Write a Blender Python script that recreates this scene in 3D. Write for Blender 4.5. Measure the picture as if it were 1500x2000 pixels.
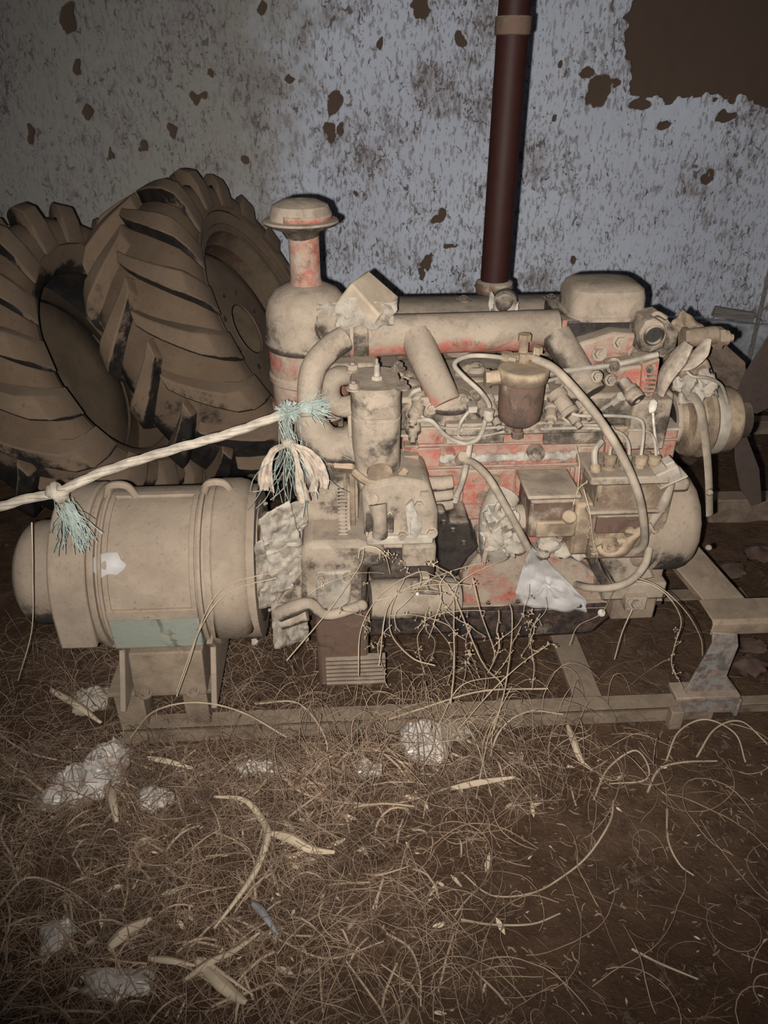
import bpy, bmesh, math, random
import numpy as np
from mathutils import Vector, Matrix, noise as MN
for o in list(bpy.data.objects): bpy.data.objects.remove(o)
S = bpy.context.scene
COL = S.collection
R = math.radians

# ------------------------------------------------------------------ camera
PITCH = R(31.0); CAMH = 1.5; FPX = 1500.0
cam = bpy.data.objects.new('camera', bpy.data.cameras.new('camera'))
COL.objects.link(cam); S.camera = cam
cam.location = (0, 0, CAMH); cam.rotation_euler = (R(90) - PITCH, 0, 0)
cam.data.sensor_fit = 'VERTICAL'; cam.data.sensor_height = 36; cam.data.lens = 36 * FPX / 2000
cam.data.clip_start = 0.03
# ------------------------------------------------------------------ world, lights, exposure
w = bpy.data.worlds.new('world'); S.world = w; w.use_nodes = True
w.node_tree.nodes['Background'].inputs[0].default_value = (0.75, 0.82, 1.0, 1)
w.node_tree.nodes['Background'].inputs[1].default_value = 0.028
fl = bpy.data.lights.new('phone_flash', 'SPOT')          # the phone's flash, beside its lens
fl.energy = 180; fl.spot_size = R(101); fl.spot_blend = 1.0; fl.shadow_soft_size = 0.006
fl.color = (1.0, 0.94, 0.87)
flo = bpy.data.objects.new('phone_flash', fl); COL.objects.link(flo)
flo.location = (-0.030, 0.0, CAMH - 0.014)
flo.rotation_euler = (Vector((0.18, 2.0, 0.62)) - flo.location).to_track_quat('-Z', 'Y').to_euler()
S.view_settings.view_transform = 'Standard'; S.view_settings.look = 'None'
S.view_settings.gamma = 1; S.view_settings.use_curve_mapping = False
S.view_settings.exposure = 0.0

# ------------------------------------------------------------------ helpers
C0 = Vector((0, 0, CAMH)); CP, SP = math.cos(PITCH), math.sin(PITCH)
def ray(u, v):
    a, b = (u - 750) / FPX, (1000 - v) / FPX
    return Vector((a, CP + SP * b, -SP + CP * b))
EF = Matrix.Translation((0, 1.405, 0)) @ Matrix.Rotation(R(3.2), 4, 'Z')
EFI = EF.inverted()
def L(u, v, y):                                   # engine-frame point at engine depth y
    c = EFI @ C0; d = EFI.to_3x3() @ ray(u, v)
    return c + d * ((y - c.y) / d.y)
def W(u, v, Y):
    d = ray(u, v); return C0 + d * (Y / d.y)
def G(u, v, z=0.0):
    d = ray(u, v); return C0 + d * ((z - CAMH) / d.z)
def EW(u, v, y): return EF @ L(u, v, y)

def catmull(P, k=6):
    P = [Vector(p) for p in P]
    if len(P) < 3: return P
    out = []
    for i in range(len(P) - 1):
        a = P[i-1] if i else P[0] * 2 - P[1]
        b, c = P[i], P[i+1]
        d = P[i+2] if i + 2 < len(P) else P[-1] * 2 - P[-2]
        for j in range(k):
            t = j / k
            out.append(0.5 * ((2*b) + (c-a)*t + (2*a-5*b+4*c-d)*t*t + (3*b-a-3*c+d)*t**3))
    out.append(P[-1]); return out
def basis(d):
    d = d.normalized(); h = Vector((0, 0, 1)) if abs(d.z) < .9 else Vector((1, 0, 0))
    a = d.cross(h).normalized(); return a, d.cross(a).normalized()

class MB:
    def __init__(s, fr=EF): s.v = []; s.f = []; s.fr = fr
    def add(s, vs, fs):
        n = len(s.v); s.v += [s.fr @ Vector(p) for p in vs]; s.f += [tuple(i + n for i in q) for q in fs]; return s
    def box(s, c, size, rot=None):
        c = Vector(c); h = Vector(size) / 2
        m = rot.to_3x3() if rot else Matrix.Identity(3)
        vs = [c + m @ Vector((x*h.x, y*h.y, z*h.z)) for x in (-1, 1) for y in (-1, 1) for z in (-1, 1)]
        return s.add(vs, [(0,1,3,2),(4,6,7,5),(0,4,5,1),(2,3,7,6),(0,2,6,4),(1,5,7,3)])
    def b2(s, x0, x1, y0, y1, z0, z1):
        return s.box(((x0+x1)/2, (y0+y1)/2, (z0+z1)/2), (abs(x1-x0), abs(y1-y0), abs(z1-z0)))
    def qb(s, u0, v0, u1, v1, y0, y1):            # box whose front face fills this rectangle
        a, b = L(u0, v0, y0), L(u1, v0, y0); c, d = L(u0, v1, y0), L(u1, v1, y0)
        return s.b2((a.x+c.x)/2, (b.x+d.x)/2, y0, y1, (a.z+b.z)/2, (c.z+d.z)/2)
    def prism(s, P, y0, y1):
        n = len(P)
        vs = [(x, y0, z) for x, z in P] + [(x, y1, z) for x, z in P]
        return s.add(vs, [tuple(range(n)), tuple(range(2*n-1, n-1, -1))] + [(i, i+n, (i+1) % n + n, (i+1) % n) for i in range(n)])
    def qp(s, Q, y0, y1): return s.prism([(p.x, p.z) for p in (L(u, v, y0) for u, v in Q)], y0, y1)
    def prx(s, P, x0, x1):
        n = len(P)
        vs = [(x0, y, z) for y, z in P] + [(x1, y, z) for y, z in P]
        return s.add(vs, [tuple(range(n)), tuple(range(2*n-1, n-1, -1))] + [(i, (i+1) % n, (i+1) % n + n, i+n) for i in range(n)])
    def tube(s, P, r, n=10, k=6, cap=True, flat=1.0):
        P = [Vector(p) for p in P]; m0 = len(P)
        rs = list(r) if isinstance(r, (list, tuple)) else [r] * m0
        Q = catmull(P, k) if m0 > 2 and k > 1 else P
        kk = (len(Q) - 1) / max(1, m0 - 1)
        vs = []; fs = []; a = None
        for i, q in enumerate(Q):
            d = (Q[min(i+1, len(Q)-1)] - Q[max(i-1, 0)])
            if d.length < 1e-9: d = Vector((0, 0, 1))
            d.normalize()
            if a is None: a, b = basis(d)
            else:
                a = (a - d * a.dot(d)); a.normalize(); b = d.cross(a)
            t = i / kk; j = min(int(t), m0 - 2); f = t - j
            rr = rs[j] * (1-f) + rs[j+1] * f
            for g in range(n):
                th = 2*math.pi*g/n; vs.append(q + (a*math.cos(th) + b*math.sin(th)*flat) * rr)
        for i in range(len(Q) - 1):
            for g in range(n): fs.append((i*n+g, i*n+(g+1) % n, (i+1)*n+(g+1) % n, (i+1)*n+g))
        if cap: fs += [tuple(range(n-1, -1, -1)), tuple(range((len(Q)-1)*n, len(Q)*n))]
        return s.add(vs, fs)
    def cyl(s, p0, p1, r0, r1=None, n=20): return s.tube([p0, p1], [r0, r0 if r1 is None else r1], n, 1)
    def lathe(s, prof, p, d, n=28, a0=0, a1=360):
        p = Vector(p); d = Vector(d).normalized(); a, b = basis(d); full = a1 - a0 >= 360
        m = n if full else n + 1; vs = []; fs = []
        for r, t in prof:
            for g in range(m):
                th = R(a0 + (a1-a0) * g / n); vs.append(p + d*t + (a*math.cos(th) + b*math.sin(th))*r)
        for i in range(len(prof)-1):
            for g in range(n): fs.append((i*m+g, i*m+(g+1) % m, (i+1)*m+(g+1) % m, (i+1)*m+g))
        return s.add(vs, fs)
    def ball(s, c, r, n=12, m=8, fn=None):
        c = Vector(c); r = Vector(r) if not isinstance(r, (int, float)) else Vector((r, r, r))
        vs = []; fs = []
        for i in range(m+1):
            for j in range(n):
                ph = math.pi*i/m; th = 2*math.pi*j/n
                q = Vector((math.sin(ph)*math.cos(th), math.sin(ph)*math.sin(th), math.cos(ph)))
                k = fn(q) if fn else 1.0
                vs.append(c + Vector((q.x*r.x, q.y*r.y, q.z*r.z)) * k)
        for i in range(m):
            for j in range(n): fs.append((i*n+j, (i+1)*n+j, (i+1)*n+(j+1) % n, i*n+(j+1) % n))
        return s.add(vs, fs)
    def bolt(s, p, d, r=.009, h=.010, washer=True):
        p = Vector(p); d = Vector(d).normalized()
        if washer: s.cyl(p, p + d*.003, r*1.45, n=14)
        s.cyl(p, p + d*h, r, n=6); return s.cyl(p + d*h, p + d*(h+.004), r*.45, n=8)
    def grid(s, fn, nu, nv):
        vs = [fn(i/nu, j/nv) for j in range(nv+1) for i in range(nu+1)]
        return s.add(vs, [(j*(nu+1)+i, j*(nu+1)+i+1, (j+1)*(nu+1)+i+1, (j+1)*(nu+1)+i) for j in range(nv) for i in range(nu)])
    def mesh(s, name, M):
        me = bpy.data.meshes.new(name); me.from_pydata([M @ v for v in s.v], [], s.f); me.update()
        return me
    def build(s, name, mat, parent=None, bevel=0.0, sharp=38, label=None, solid=0.0, recalc=True, kind=None):
        if parent is None:
            xs = [v.x for v in s.v]; ys = [v.y for v in s.v]; zs = [v.z for v in s.v]
            M = Matrix.Translation(((min(xs)+max(xs))/2, (min(ys)+max(ys))/2, min(zs)))
        else: M = ROOTM[parent.name]
        me = s.mesh(name, M.inverted())
        if recalc:
            bm = bmesh.new(); bm.from_mesh(me); bmesh.ops.recalc_face_normals(bm, faces=bm.faces); bm.to_mesh(me); bm.free()
        me.polygons.foreach_set('use_smooth', [True]*len(me.polygons)); me.set_sharp_from_angle(angle=R(sharp))
        me.materials.append(mat)
        o = bpy.data.objects.new(name, me); COL.objects.link(o)
        if parent is None: o.matrix_world = M
        else: o.parent = parent
        ROOTM[o.name] = M
        if solid: m = o.modifiers.new('s', 'SOLIDIFY'); m.thickness = solid
        if bevel:
            m = o.modifiers.new('b', 'BEVEL'); m.width = bevel; m.segments = 2; m.limit_method = 'ANGLE'; m.angle_limit = R(40)
        if label: o['label'] = label
        if kind: o['kind'] = kind
        return o
ROOTM = {}
def tag(o, label=None, cat=None, group=None, kind=None):
    if label: o['label'] = label
    if cat: o['category'] = cat
    if group: o['group'] = group
    if kind: o['kind'] = kind
    return o
def thing(name, label, cat, M, group=None):
    o = bpy.data.objects.new(name, None); COL.objects.link(o); o.matrix_world = M; o.empty_display_size = .05
    ROOTM[o.name] = M.copy(); return tag(o, label, cat, group)
def nz(p, sc=1.0, seed=0.0): return MN.noise(Vector(p) * sc + Vector((seed*7.1, seed*3.3, seed)))
def crumple(q, amp=.25, sc=2.2, seed=0):
    t = MN.turbulence(Vector(q)*sc + Vector((seed*5.3, seed, 0)), 4, True)
    return 1 + amp * (t - .8)

# ------------------------------------------------------------------ materials
class N:
    def __init__(s, name):
        s.m = bpy.data.materials.new(name); s.m.use_nodes = True; s.t = s.m.node_tree; s.t.nodes.clear()
        s.out = s.n('ShaderNodeOutputMaterial'); s.b = s.n('ShaderNodeBsdfPrincipled')
        s.t.links.new(s.b.outputs[0], s.out.inputs[0]); s.tc = s.n('ShaderNodeTexCoord')
    def n(s, k, **kw):
        x = s.t.nodes.new(k)
        for a, b in kw.items(): setattr(x, a, b)
        return x
    def l(s, a, b): s.t.links.new(a, b)
    def set(s, sock, v):
        if isinstance(v, bpy.types.NodeSocket): s.l(v, sock)
        elif isinstance(v, (tuple, list)): sock.default_value = (*v, 1) if len(v) == 3 and sock.type == 'RGBA' else v
        else: sock.default_value = v
    def noise(s, sc, det=6, rough=.6, scale3=None, vec=None, dist=0):
        v = vec or s.tc.outputs['Object']
        if scale3:
            mp = s.n('ShaderNodeMapping'); mp.inputs['Scale'].default_value = scale3; s.l(v, mp.inputs[0]); v = mp.outputs[0]
        x = s.n('ShaderNodeTexNoise'); x.inputs['Scale'].default_value = sc; x.inputs['Detail'].default_value = det
        x.inputs['Roughness'].default_value = rough; x.inputs['Distortion'].default_value = dist; s.l(v, x.inputs['Vector']); return x.outputs[0]
    def math(s, op, a, b=0.0, c=0.0):
        x = s.n('ShaderNodeMath', operation=op); s.set(x.inputs[0], a); s.set(x.inputs[1], b); s.set(x.inputs[2], c); return x.outputs[0]
    def rng(s, v, a, b, c=0.0, d=1.0):
        x = s.n('ShaderNodeMapRange', interpolation_type='SMOOTHSTEP'); s.set(x.inputs[0], v)
        for i, q in enumerate((a, b, c, d)): x.inputs[i+1].default_value = q
        return x.outputs[0]
    def mix(s, f, a, b):
        x = s.n('ShaderNodeMix', data_type='RGBA'); s.set(x.inputs[0], f); s.set(x.inputs[6], a); s.set(x.inputs[7], b); return x.outputs[2]
    def bump(s, h, st=.3, d=.004, prev=None):
        x = s.n('ShaderNodeBump'); x.inputs['Strength'].default_value = st; x.inputs['Distance'].default_value = d; s.l(h, x.inputs['Height'])
        if prev: s.l(prev, x.inputs['Normal'])
        s.l(x.outputs[0], s.b.inputs['Normal']); return x.outputs[0]
    def col(s, c): s.set(s.b.inputs['Base Color'], c)
    def rough(s, r, spec=.3): s.set(s.b.inputs['Roughness'], r); s.b.inputs['Specular IOR Level'].default_value = spec
DUST = (.375, .307, .24)
def dusty(name, base, lo=.25, hi=.6, dust=DUST, base2=None, sc=14, rough=.8, veil=.25, bump=.6, metal=0, spec=.25, seed=0.0, grime=.55):
    """paint or bare metal with settled dust on what faces up, in noisy patches"""
    m = N(name); off = m.n('ShaderNodeVectorMath', operation='ADD'); m.l(m.tc.outputs['Object'], off.inputs[0]); off.inputs[1].default_value = (seed, seed*2, 0)
    V = off.outputs[0]
    n1 = m.noise(sc, 8, .62, vec=V); n2 = m.noise(sc*3.2, 6, .7, vec=V); n3 = m.noise(sc*.35, 3, .5, vec=V); n4 = m.noise(sc*14, 4, .7, vec=V)
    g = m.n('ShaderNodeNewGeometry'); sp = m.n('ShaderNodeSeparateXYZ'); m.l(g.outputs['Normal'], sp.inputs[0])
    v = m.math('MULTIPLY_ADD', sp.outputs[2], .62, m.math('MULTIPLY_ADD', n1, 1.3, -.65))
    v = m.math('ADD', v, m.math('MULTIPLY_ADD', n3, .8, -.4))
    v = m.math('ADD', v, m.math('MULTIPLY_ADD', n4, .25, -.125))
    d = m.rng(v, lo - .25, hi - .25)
    b2 = base2 or tuple(x*.45 for x in base)
    b = m.mix(m.rng(n2, .45, .6), base, b2)
    dc = m.mix(m.rng(n1, .3, .7), tuple(x*.8 for x in dust), tuple(min(1, x*1.12) for x in dust))
    dc = m.mix(m.rng(n4, .55, .75), dc, tuple(x*.62 for x in dust))
    b = m.mix(m.math('MULTIPLY', m.rng(n2, .3, .7), veil), b, dust)
    n5 = m.noise(sc*.9, 7, .72, vec=V, dist=.8)
    b = m.mix(m.math('MULTIPLY', m.rng(n5, .52, .62), grime), b, (.05, .04, .033))
    dc = m.mix(m.math('MULTIPLY', m.rng(n5, .50, .64), grime*.8), dc, (.15, .118, .088))
    m.col(m.mix(d, b, dc)); m.rough(m.math('MULTIPLY_ADD', d, .95 - rough, rough), spec); m.b.inputs['Metallic'].default_value = metal
    h = m.math('ADD', m.math('MULTIPLY', n1, .6), m.math('MULTIPLY_ADD', n4, .25, m.math('MULTIPLY', d, .25)))
    m.bump(h, bump, .006); return m.m
def plain(name, c, rough=.8, sc=30, var=.35, bump=.2, spec=.25, **kw):
    m = N(name); n1 = m.noise(sc, 6, .6, **kw)
    m.col(m.mix(m.rng(n1, .3, .7), tuple(x*(1-var) for x in c), tuple(min(1, x*(1+var*.5)) for x in c))); m.rough(rough, spec); m.bump(n1, bump, .003); return m.m
RED = (.40, .095, .07); REDF = (.42, .19, .145)
M_dust = dusty('thick_dust_on_iron', (.045, .036, .030), lo=-.02, hi=.22, veil=.22, base2=(.075, .058, .045), sc=18)
M_head = dusty('dusty_oily_iron', (.05, .042, .034), lo=.15, hi=.40, veil=.28, base2=(.08, .065, .05), sc=18)
M_red = dusty('dusty_red_paint', RED, lo=.06, hi=.46, base2=REDF, veil=.6, sc=15)
M_redhi = dusty('red_paint_thin_dust', (.44, .11, .08), lo=.10, hi=.46, base2=REDF, veil=.6, sc=13, seed=3)
M_mani = dusty('manifold_red_under_dust', (.42, .12, .09), lo=.0, hi=.30, base2=(.42, .20, .15), veil=.4, sc=8, seed=1)
M_dark = dusty('dark_greasy_iron', (.035, .028, .024), lo=.25, hi=.62, veil=.12, base2=(.06, .045, .036), spec=.4, rough=.6)
M_black = dusty('black_oily_iron', (.018, .015, .015), lo=.55, hi=.95, veil=.10, rough=.5, spec=.45)
M_pan = dusty('black_sump_paint', (.022, .018, .018), lo=.40, hi=.75, veil=.14, base2=(.060, .028, .025), rough=.6)
M_brown = dusty('rusty_brown_metal', (.135, .08, .058), lo=.3, hi=.6, veil=.18, base2=(.085, .05, .038))
M_gen = dusty('generator_dust_coat', (.20, .19, .15), lo=-.50, hi=-.15, dust=(.35, .28, .215), veil=.5, sc=7, grime=.25)
M_genpanel = dusty('grey_green_enamel', (.25, .29, .25), lo=.30, hi=.65, base2=(.20, .25, .215), veil=.35, dust=(.47, .39, .29))
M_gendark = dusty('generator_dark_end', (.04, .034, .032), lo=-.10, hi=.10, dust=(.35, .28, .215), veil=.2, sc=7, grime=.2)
M_pump = dusty('pump_brown_grime', (.15, .105, .075), lo=.05, hi=.5, veil=.35, base2=(.11, .075, .06), dust=(.40, .31, .215))
M_tyre = dusty('dust_coated_rubber', (.018, .017, .018), lo=.02, hi=.16, dust=(.18, .125, .083), veil=.03, base2=(.03, .026, .024), sc=5, spec=.4, rough=.55, bump=.25)
M_lug = dusty('dust_coated_lug_rubber', (.018, .017, .019), lo=.10, hi=.24, dust=(.215, .152, .103), veil=.03, base2=(.03, .026, .024), sc=5, spec=.4, rough=.5, bump=.25)
M_rim = dusty('dusty_steel_rim', (.10, .055, .042), lo=-.15, hi=.2, dust=(.17, .125, .085), veil=.2, base2=(.08, .05, .04), sc=8)
M_pipe = dusty('rusty_exhaust_pipe', (.032, .0098, .008), lo=1.3, hi=1.6, veil=0, base2=(.028, .009, .007), grime=0, sc=8, rough=.6, bump=.15)
M_frame = dusty('rusty_frame_steel', (.20, .135, .105), lo=-.1, hi=.35, veil=.45, base2=(.13, .08, .065), dust=(.29, .225, .165))
M_frameblue = dusty('frame_steel_old_blue_paint', (.27, .26, .25), lo=.2, hi=.7, veil=.3, base2=(.17, .11, .10), dust=(.36, .28, .22))
M_wrap = dusty('dusty_plastic_wrap', (.34, .30, .25), lo=.0, hi=.5, veil=.4, base2=(.22, .19, .155), dust=(.44, .39, .32), rough=.4, spec=.5)
M_cloth = plain('dusty_cloth', (.45, .375, .30), .95, 60)
M_blade = dusty('dark_fan_blade', (.05, .035, .03), lo=.45, hi=.9, veil=.1, base2=(.035, .025, .022), dust=(.18, .13, .10))
M_hose = plain('dusty_rubber_hose', (.36, .30, .235), .8, 20)
M_wire = plain('dusty_wire_sheath', (.43, .38, .31), .7, 20)
M_rope = plain('dirty_white_rope', (.50, .44, .36), .95, 40, .3, .5)
M_teal = plain('faded_teal_twine', (.40, .47, .43), .95, 40)
M_block = plain('pale_dusty_block', (.46, .375, .28), .95, 18, .25, .5)
M_white = plain('clean_white_sheet', (.55, .53, .51), .6, 10, .15, .15, .5)
M_bag = plain('thin_white_plastic', (.62, .57, .52), .4, 9, .25, .1, .6)
M_fluff = plain('white_fluff', (.75, .68, .58), .95, 60)
M_gasket = plain('pale_filler_paste', (.46, .42, .36), .9, 22, .5, .8)
M_straw = [plain('straw_a', (.38, .27, .195), .7, 8, .4), plain('straw_b', (.28, .19, .13), .8, 8, .4), plain('straw_c', (.52, .39, .28), .7, 8, .3)]
M_husk = plain('pale_husk', (.66, .54, .39), .7, 14, .25, .15)
M_weed = plain('dry_weed_stem', (.52, .42, .30), .8, 12, .3)
M_feather = plain('grey_feather', (.34, .34, .36), .7, 30, .3)
M_conc = plain('whitewashed_block', (.50, .53, .58), .95, 14, .45, .8)
M_brickdark = plain('dark_old_brick', (.13, .085, .065), .95, 14, .45, .8)
M_wood = plain('grey_board', (.28, .26, .24), .9, 6, .4, .4, scale3=(1, 12, 12))
M_glass = plain('dark_gauge_glass', (.05, .05, .05), .1, 5, .1, 0, .6)

def wall_mat():
    m = N('flaking_whitewash'); V = m.tc.outputs['Object']
    a = m.n('ShaderNodeAttribute', attribute_name='mud').outputs['Fac']
    big = m.noise(1.1, 4, .6); mid = m.noise(4.5, 8, .7); grain = m.noise(90, 5, .7)
    sp1 = m.noise(38, 8, .72, scale3=(1.4, 1, .78), dist=.8); sp2 = m.noise(11, 8, .75, scale3=(1.5, 1, .5), dist=1.1); sp3 = m.noise(62, 4, .6, scale3=(1.4, 1, .5))
    # the left of the wall has an older, greyer, yellower coat
    sx = m.n('ShaderNodeSeparateXYZ'); m.l(V, sx.inputs[0])
    old = m.rng(m.math('MULTIPLY_ADD', mid, .9, m.math('MULTIPLY_ADD', sx.outputs[0], -1.0, m.math('MULTIPLY', sx.outputs[2], .25))), .95, 1.35)
    c = m.mix(m.rng(big, .35, .65), (.76, .85, 1.0), (.66, .72, .86))
    c = m.mix(old, c, (.36, .35, .31))
    c = m.mix(m.math('MULTIPLY', m.rng(mid, .50, .66), .62), c, (.33, .28, .30))
    c = m.mix(m.math('MULTIPLY', m.rng(m.math('ADD', sp3, m.math('MULTIPLY', mid, .35)), .69, .78), .7), c, (.24, .20, .20))
    c = m.mix(m.rng(m.math('ADD', sp1, m.math('MULTIPLY', mid, .42)), .785, .815), c, (.105, .08, .068))
    c = m.mix(m.rng(m.math('ADD', sp2, m.math('MULTIPLY', big, .2)), .75, .772), c, (.12, .09, .075))
    c = m.mix(m.math('MULTIPLY', grain, .25), c, (.9, .9, .93))
    mud = m.mix(mid, (.150, .105, .080), (.125, .088, .068))
    f = m.rng(m.math('ADD', a, m.math('MULTIPLY_ADD', m.noise(30, 6, .7), .5, -.25)), .42, .56)
    m.col(m.mix(f, c, mud)); m.rough(.95, .1)
    h = m.math('ADD', m.math('MULTIPLY', sp1, -1.0), m.math('ADD', m.math('MULTIPLY', mid, .8), m.math('MULTIPLY', grain, .4)))
    m.bump(m.math('MULTIPLY', h, m.math('MULTIPLY_ADD', f, -.75, 1)), .45, .01); return m.m
def soil_mat():
    m = N('trodden_brown_soil')
    a = m.noise(2.0, 6, .65); b = m.noise(12, 8, .75); c = m.noise(60, 6, .75); d = m.noise(170, 3, .6)
    k = m.mix(m.rng(a, .35, .65), (.115, .068, .043), (.175, .112, .074))
    k = m.mix(m.rng(b, .42, .66), k, (.075, .045, .031))
    k = m.mix(m.rng(m.math('ADD', b, m.math('MULTIPLY', c, .5)), .80, .95), k, (.235, .165, .118))
    k = m.mix(m.math('MULTIPLY', m.rng(c, .58, .70), .55), k, (.24, .17, .12))
    k = m.mix(m.rng(d, .68, .74), k, (.42, .33, .25))
    m.col(k); m.rough(.95, .1)
    m.bump(m.math('ADD', b, m.math('MULTIPLY_ADD', c, .5, m.math('MULTIPLY', d, .15))), .9, .02); return m.m
M_wall = wall_mat(); M_soil = soil_mat()

# ------------------------------------------------------------------ the setting
WY = 3.46
def vnoise(X, Z, sc, seed):
    rs = np.random.RandomState(seed); g = rs.rand(256, 256)
    x = X*sc + 100.37; z = Z*sc + 100.71; xi = np.floor(x).astype(int); zi = np.floor(z).astype(int); fx = x-xi; fz = z-zi
    fx = fx*fx*(3-2*fx); fz = fz*fz*(3-2*fz); q = lambda a, b: g[a % 256, b % 256]
    return (q(xi, zi)*(1-fx)+q(xi+1, zi)*fx)*(1-fz) + (q(xi, zi+1)*(1-fx)+q(xi+1, zi+1)*fx)*fz
def gridmesh(name, X, Y, Z, mat, attr=None):
    nv, nu = X.shape; me = bpy.data.meshes.new(name)
    co = np.stack([X, Y, Z], -1).reshape(-1, 3)
    i = np.arange(nv*nu).reshape(nv, nu)
    q = np.stack([i[:-1, :-1], i[:-1, 1:], i[1:, 1:], i[1:, :-1]], -1).reshape(-1, 4)
    me.vertices.add(len(co)); me.vertices.foreach_set('co', co.ravel())
    me.loops.add(q.size); me.loops.foreach_set('vertex_index', q.ravel().astype(np.int32))
    me.polygons.add(len(q)); me.polygons.foreach_set('loop_start', np.arange(0, q.size, 4, dtype=np.int32))
    me.update(calc_edges=True); me.validate()
    if attr is not None:
        at = me.attributes.new('mud', 'FLOAT', 'POINT'); at.data.foreach_set('value', attr.ravel().astype(np.float32))
    me.polygons.foreach_set('use_smooth', [True]*len(me.polygons)); me.materials.append(mat)
    o = bpy.data.objects.new(name, me); COL.objects.link(o); return o
X, Z = np.meshgrid(np.arange(-2.6, 2.6, .0085), np.arange(-.05, 2.8, .0085))
wob = (vnoise(X, Z, 28, 1)-.5)*.030 + (vnoise(X, Z, 70, 2)-.5)*.016
wob2 = (vnoise(X, Z, 4, 9)-.5)*.12 + (vnoise(X, Z, 12, 3)-.5)*.06 + (vnoise(X, Z, 45, 4)-.5)*.03
mud = np.zeros_like(X)
for u, v, a, b in [(136,35,16,30),(152,133,9,15),(171,219,9,14),(379,192,11,15),(397,188,7,10),(337,253,11,18),(412,142,8,12),(280,287,8,13),
                   (564,156,9,9),(652,200,14,22),(644,257,15,24),(668,250,7,13),(483,308,9,11),(511,16,7,14),(696,376,6,8),(823,14,20,24),(899,77,13,22),
                   (862,420,9,14),(852,432,12,8),(836,512,10,16),(822,535,7,16),(879,480,15,4),(1168,180,24,32),(1150,140,14,10),(1381,348,12,12),(1122,506,8,9),
                   (1250,205,22,14),(1205,160,10,8),(1420,225,20,12),(60,260,8,20),(218,300,6,14),(1085,230,6,9),(1100,120,5,9),(740,90,6,12),(1300,240,14,8)]:
    p = W(u, v, WY); px = W(u+1, v, WY).x - p.x; pz = abs(W(u, v+1, WY).z - p.z)
    d = np.hypot((X - p.x + wob*.8)/(a*px), (Z - p.z + wob*.8)/(b*pz))
    mud = np.maximum(mud, np.clip(1.5 - d, 0, 1))
p0 = W(1222, 214, WY); p1 = W(1500, 196, WY)
edge = np.minimum(X - (p0.x + wob2*.8 + wob*1.2), Z - (p0.z + (X-p0.x)*.02 + wob2 + wob*1.6))
mud = np.maximum(mud, np.clip(.5 + edge/.022, 0, 1))
dep = (vnoise(X, Z, 3, 5)-.5)*.02 + (vnoise(X, Z, 25, 6)-.5)*.004 + np.clip((mud-.3)*2, 0, 1)*.006
wall = gridmesh('wall_back', X, WY + dep, Z, M_wall, mud); tag(wall, kind='structure')
wall['label'] = 'flaking blue-white whitewashed mud wall behind the engine'
ROOTM['wall_back'] = Matrix.Identity(4)

X, Y = np.meshgrid(np.arange(-3.0, 3.0, .016), np.arange(-.4, 3.7, .016))
def gh(X, Y):
    h = (vnoise(X, Y, 2.3, 11)-.5)*.030 + (vnoise(X, Y, 9, 12)-.5)*.016 + (vnoise(X, Y, 30, 13)-.5)*.007
    h = h + .02*np.clip((-X-.15)*1.2, 0, 1)*np.clip((1.5-Y)*2, 0, 1)
    f = np.clip((Y-1.30)*8, 0, 1)*np.clip((2.3-Y)*6, 0, 1)*np.clip((1.2-np.abs(X-.1))*6, 0, 1)
    return h*(1-f*.8) - .012
floor = gridmesh('floor', X, Y, gh(X, Y), M_soil); tag(floor, 'uneven trodden brown earth floor strewn with straw', kind='structure')
def ground(x, y): return float(gh(np.array([x]), np.array([y]))[0])
# sidewalls and roof of the shed, outside the frame
for nm, c, sz in (('wall_left', (-3.0, 1.6, 1.35), (.1, 4.4, 2.9)), ('wall_right', (3.0, 1.6, 1.35), (.1, 4.4, 2.9))):
    tag(MB(Matrix()).box(c, sz).build(nm, M_brickdark), kind='structure')
# a course of whitewashed blocks low on the wall, right
u = 1236
for k, wd in enumerate((56, 74, 62, 84)):
    for r_, (v0, v1) in enumerate(((612, 688),)):
        b = MB(Matrix()); a = W(u, v0, WY-.02); c = W(u+wd-5, v1, WY-.02); dz = -.004*k
        b.box(((a.x+c.x)/2, WY-.005+.004*(k % 2), (a.z+c.z)/2+dz-.012*k), (c.x-a.x, .07, a.z-c.z), Matrix.Rotation(R(2+k*.4), 3, 'Y'))
        b.build('whitewashed_block', M_conc, wall, bevel=.007)
    u += wd
for k in range(7):
    a = W(1180 + k*62, 712, WY-.03); c = W(1180 + k*62 + 57, 752, WY-.03)
    b = MB(Matrix()); b.box(((a.x+c.x)/2, WY-.012+.008*(k % 3), (a.z+c.z)/2 - .004*k), (c.x-a.x, .09, a.z-c.z)); b.build('brick', M_brickdark, wall, bevel=.006)
for k in range(6):
    a = W(1150 + k*66, 757, WY-.03); c = W(1150 + k*66 + 60, 794, WY-.03)
    b = MB(Matrix()); b.box(((a.x+c.x)/2, WY-.015+.008*(k % 2), (a.z+c.z)/2 - .003*k), (c.x-a.x, .09, a.z-c.z)); b.build('brick', M_brickdark, wall, bevel=.006)

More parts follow.
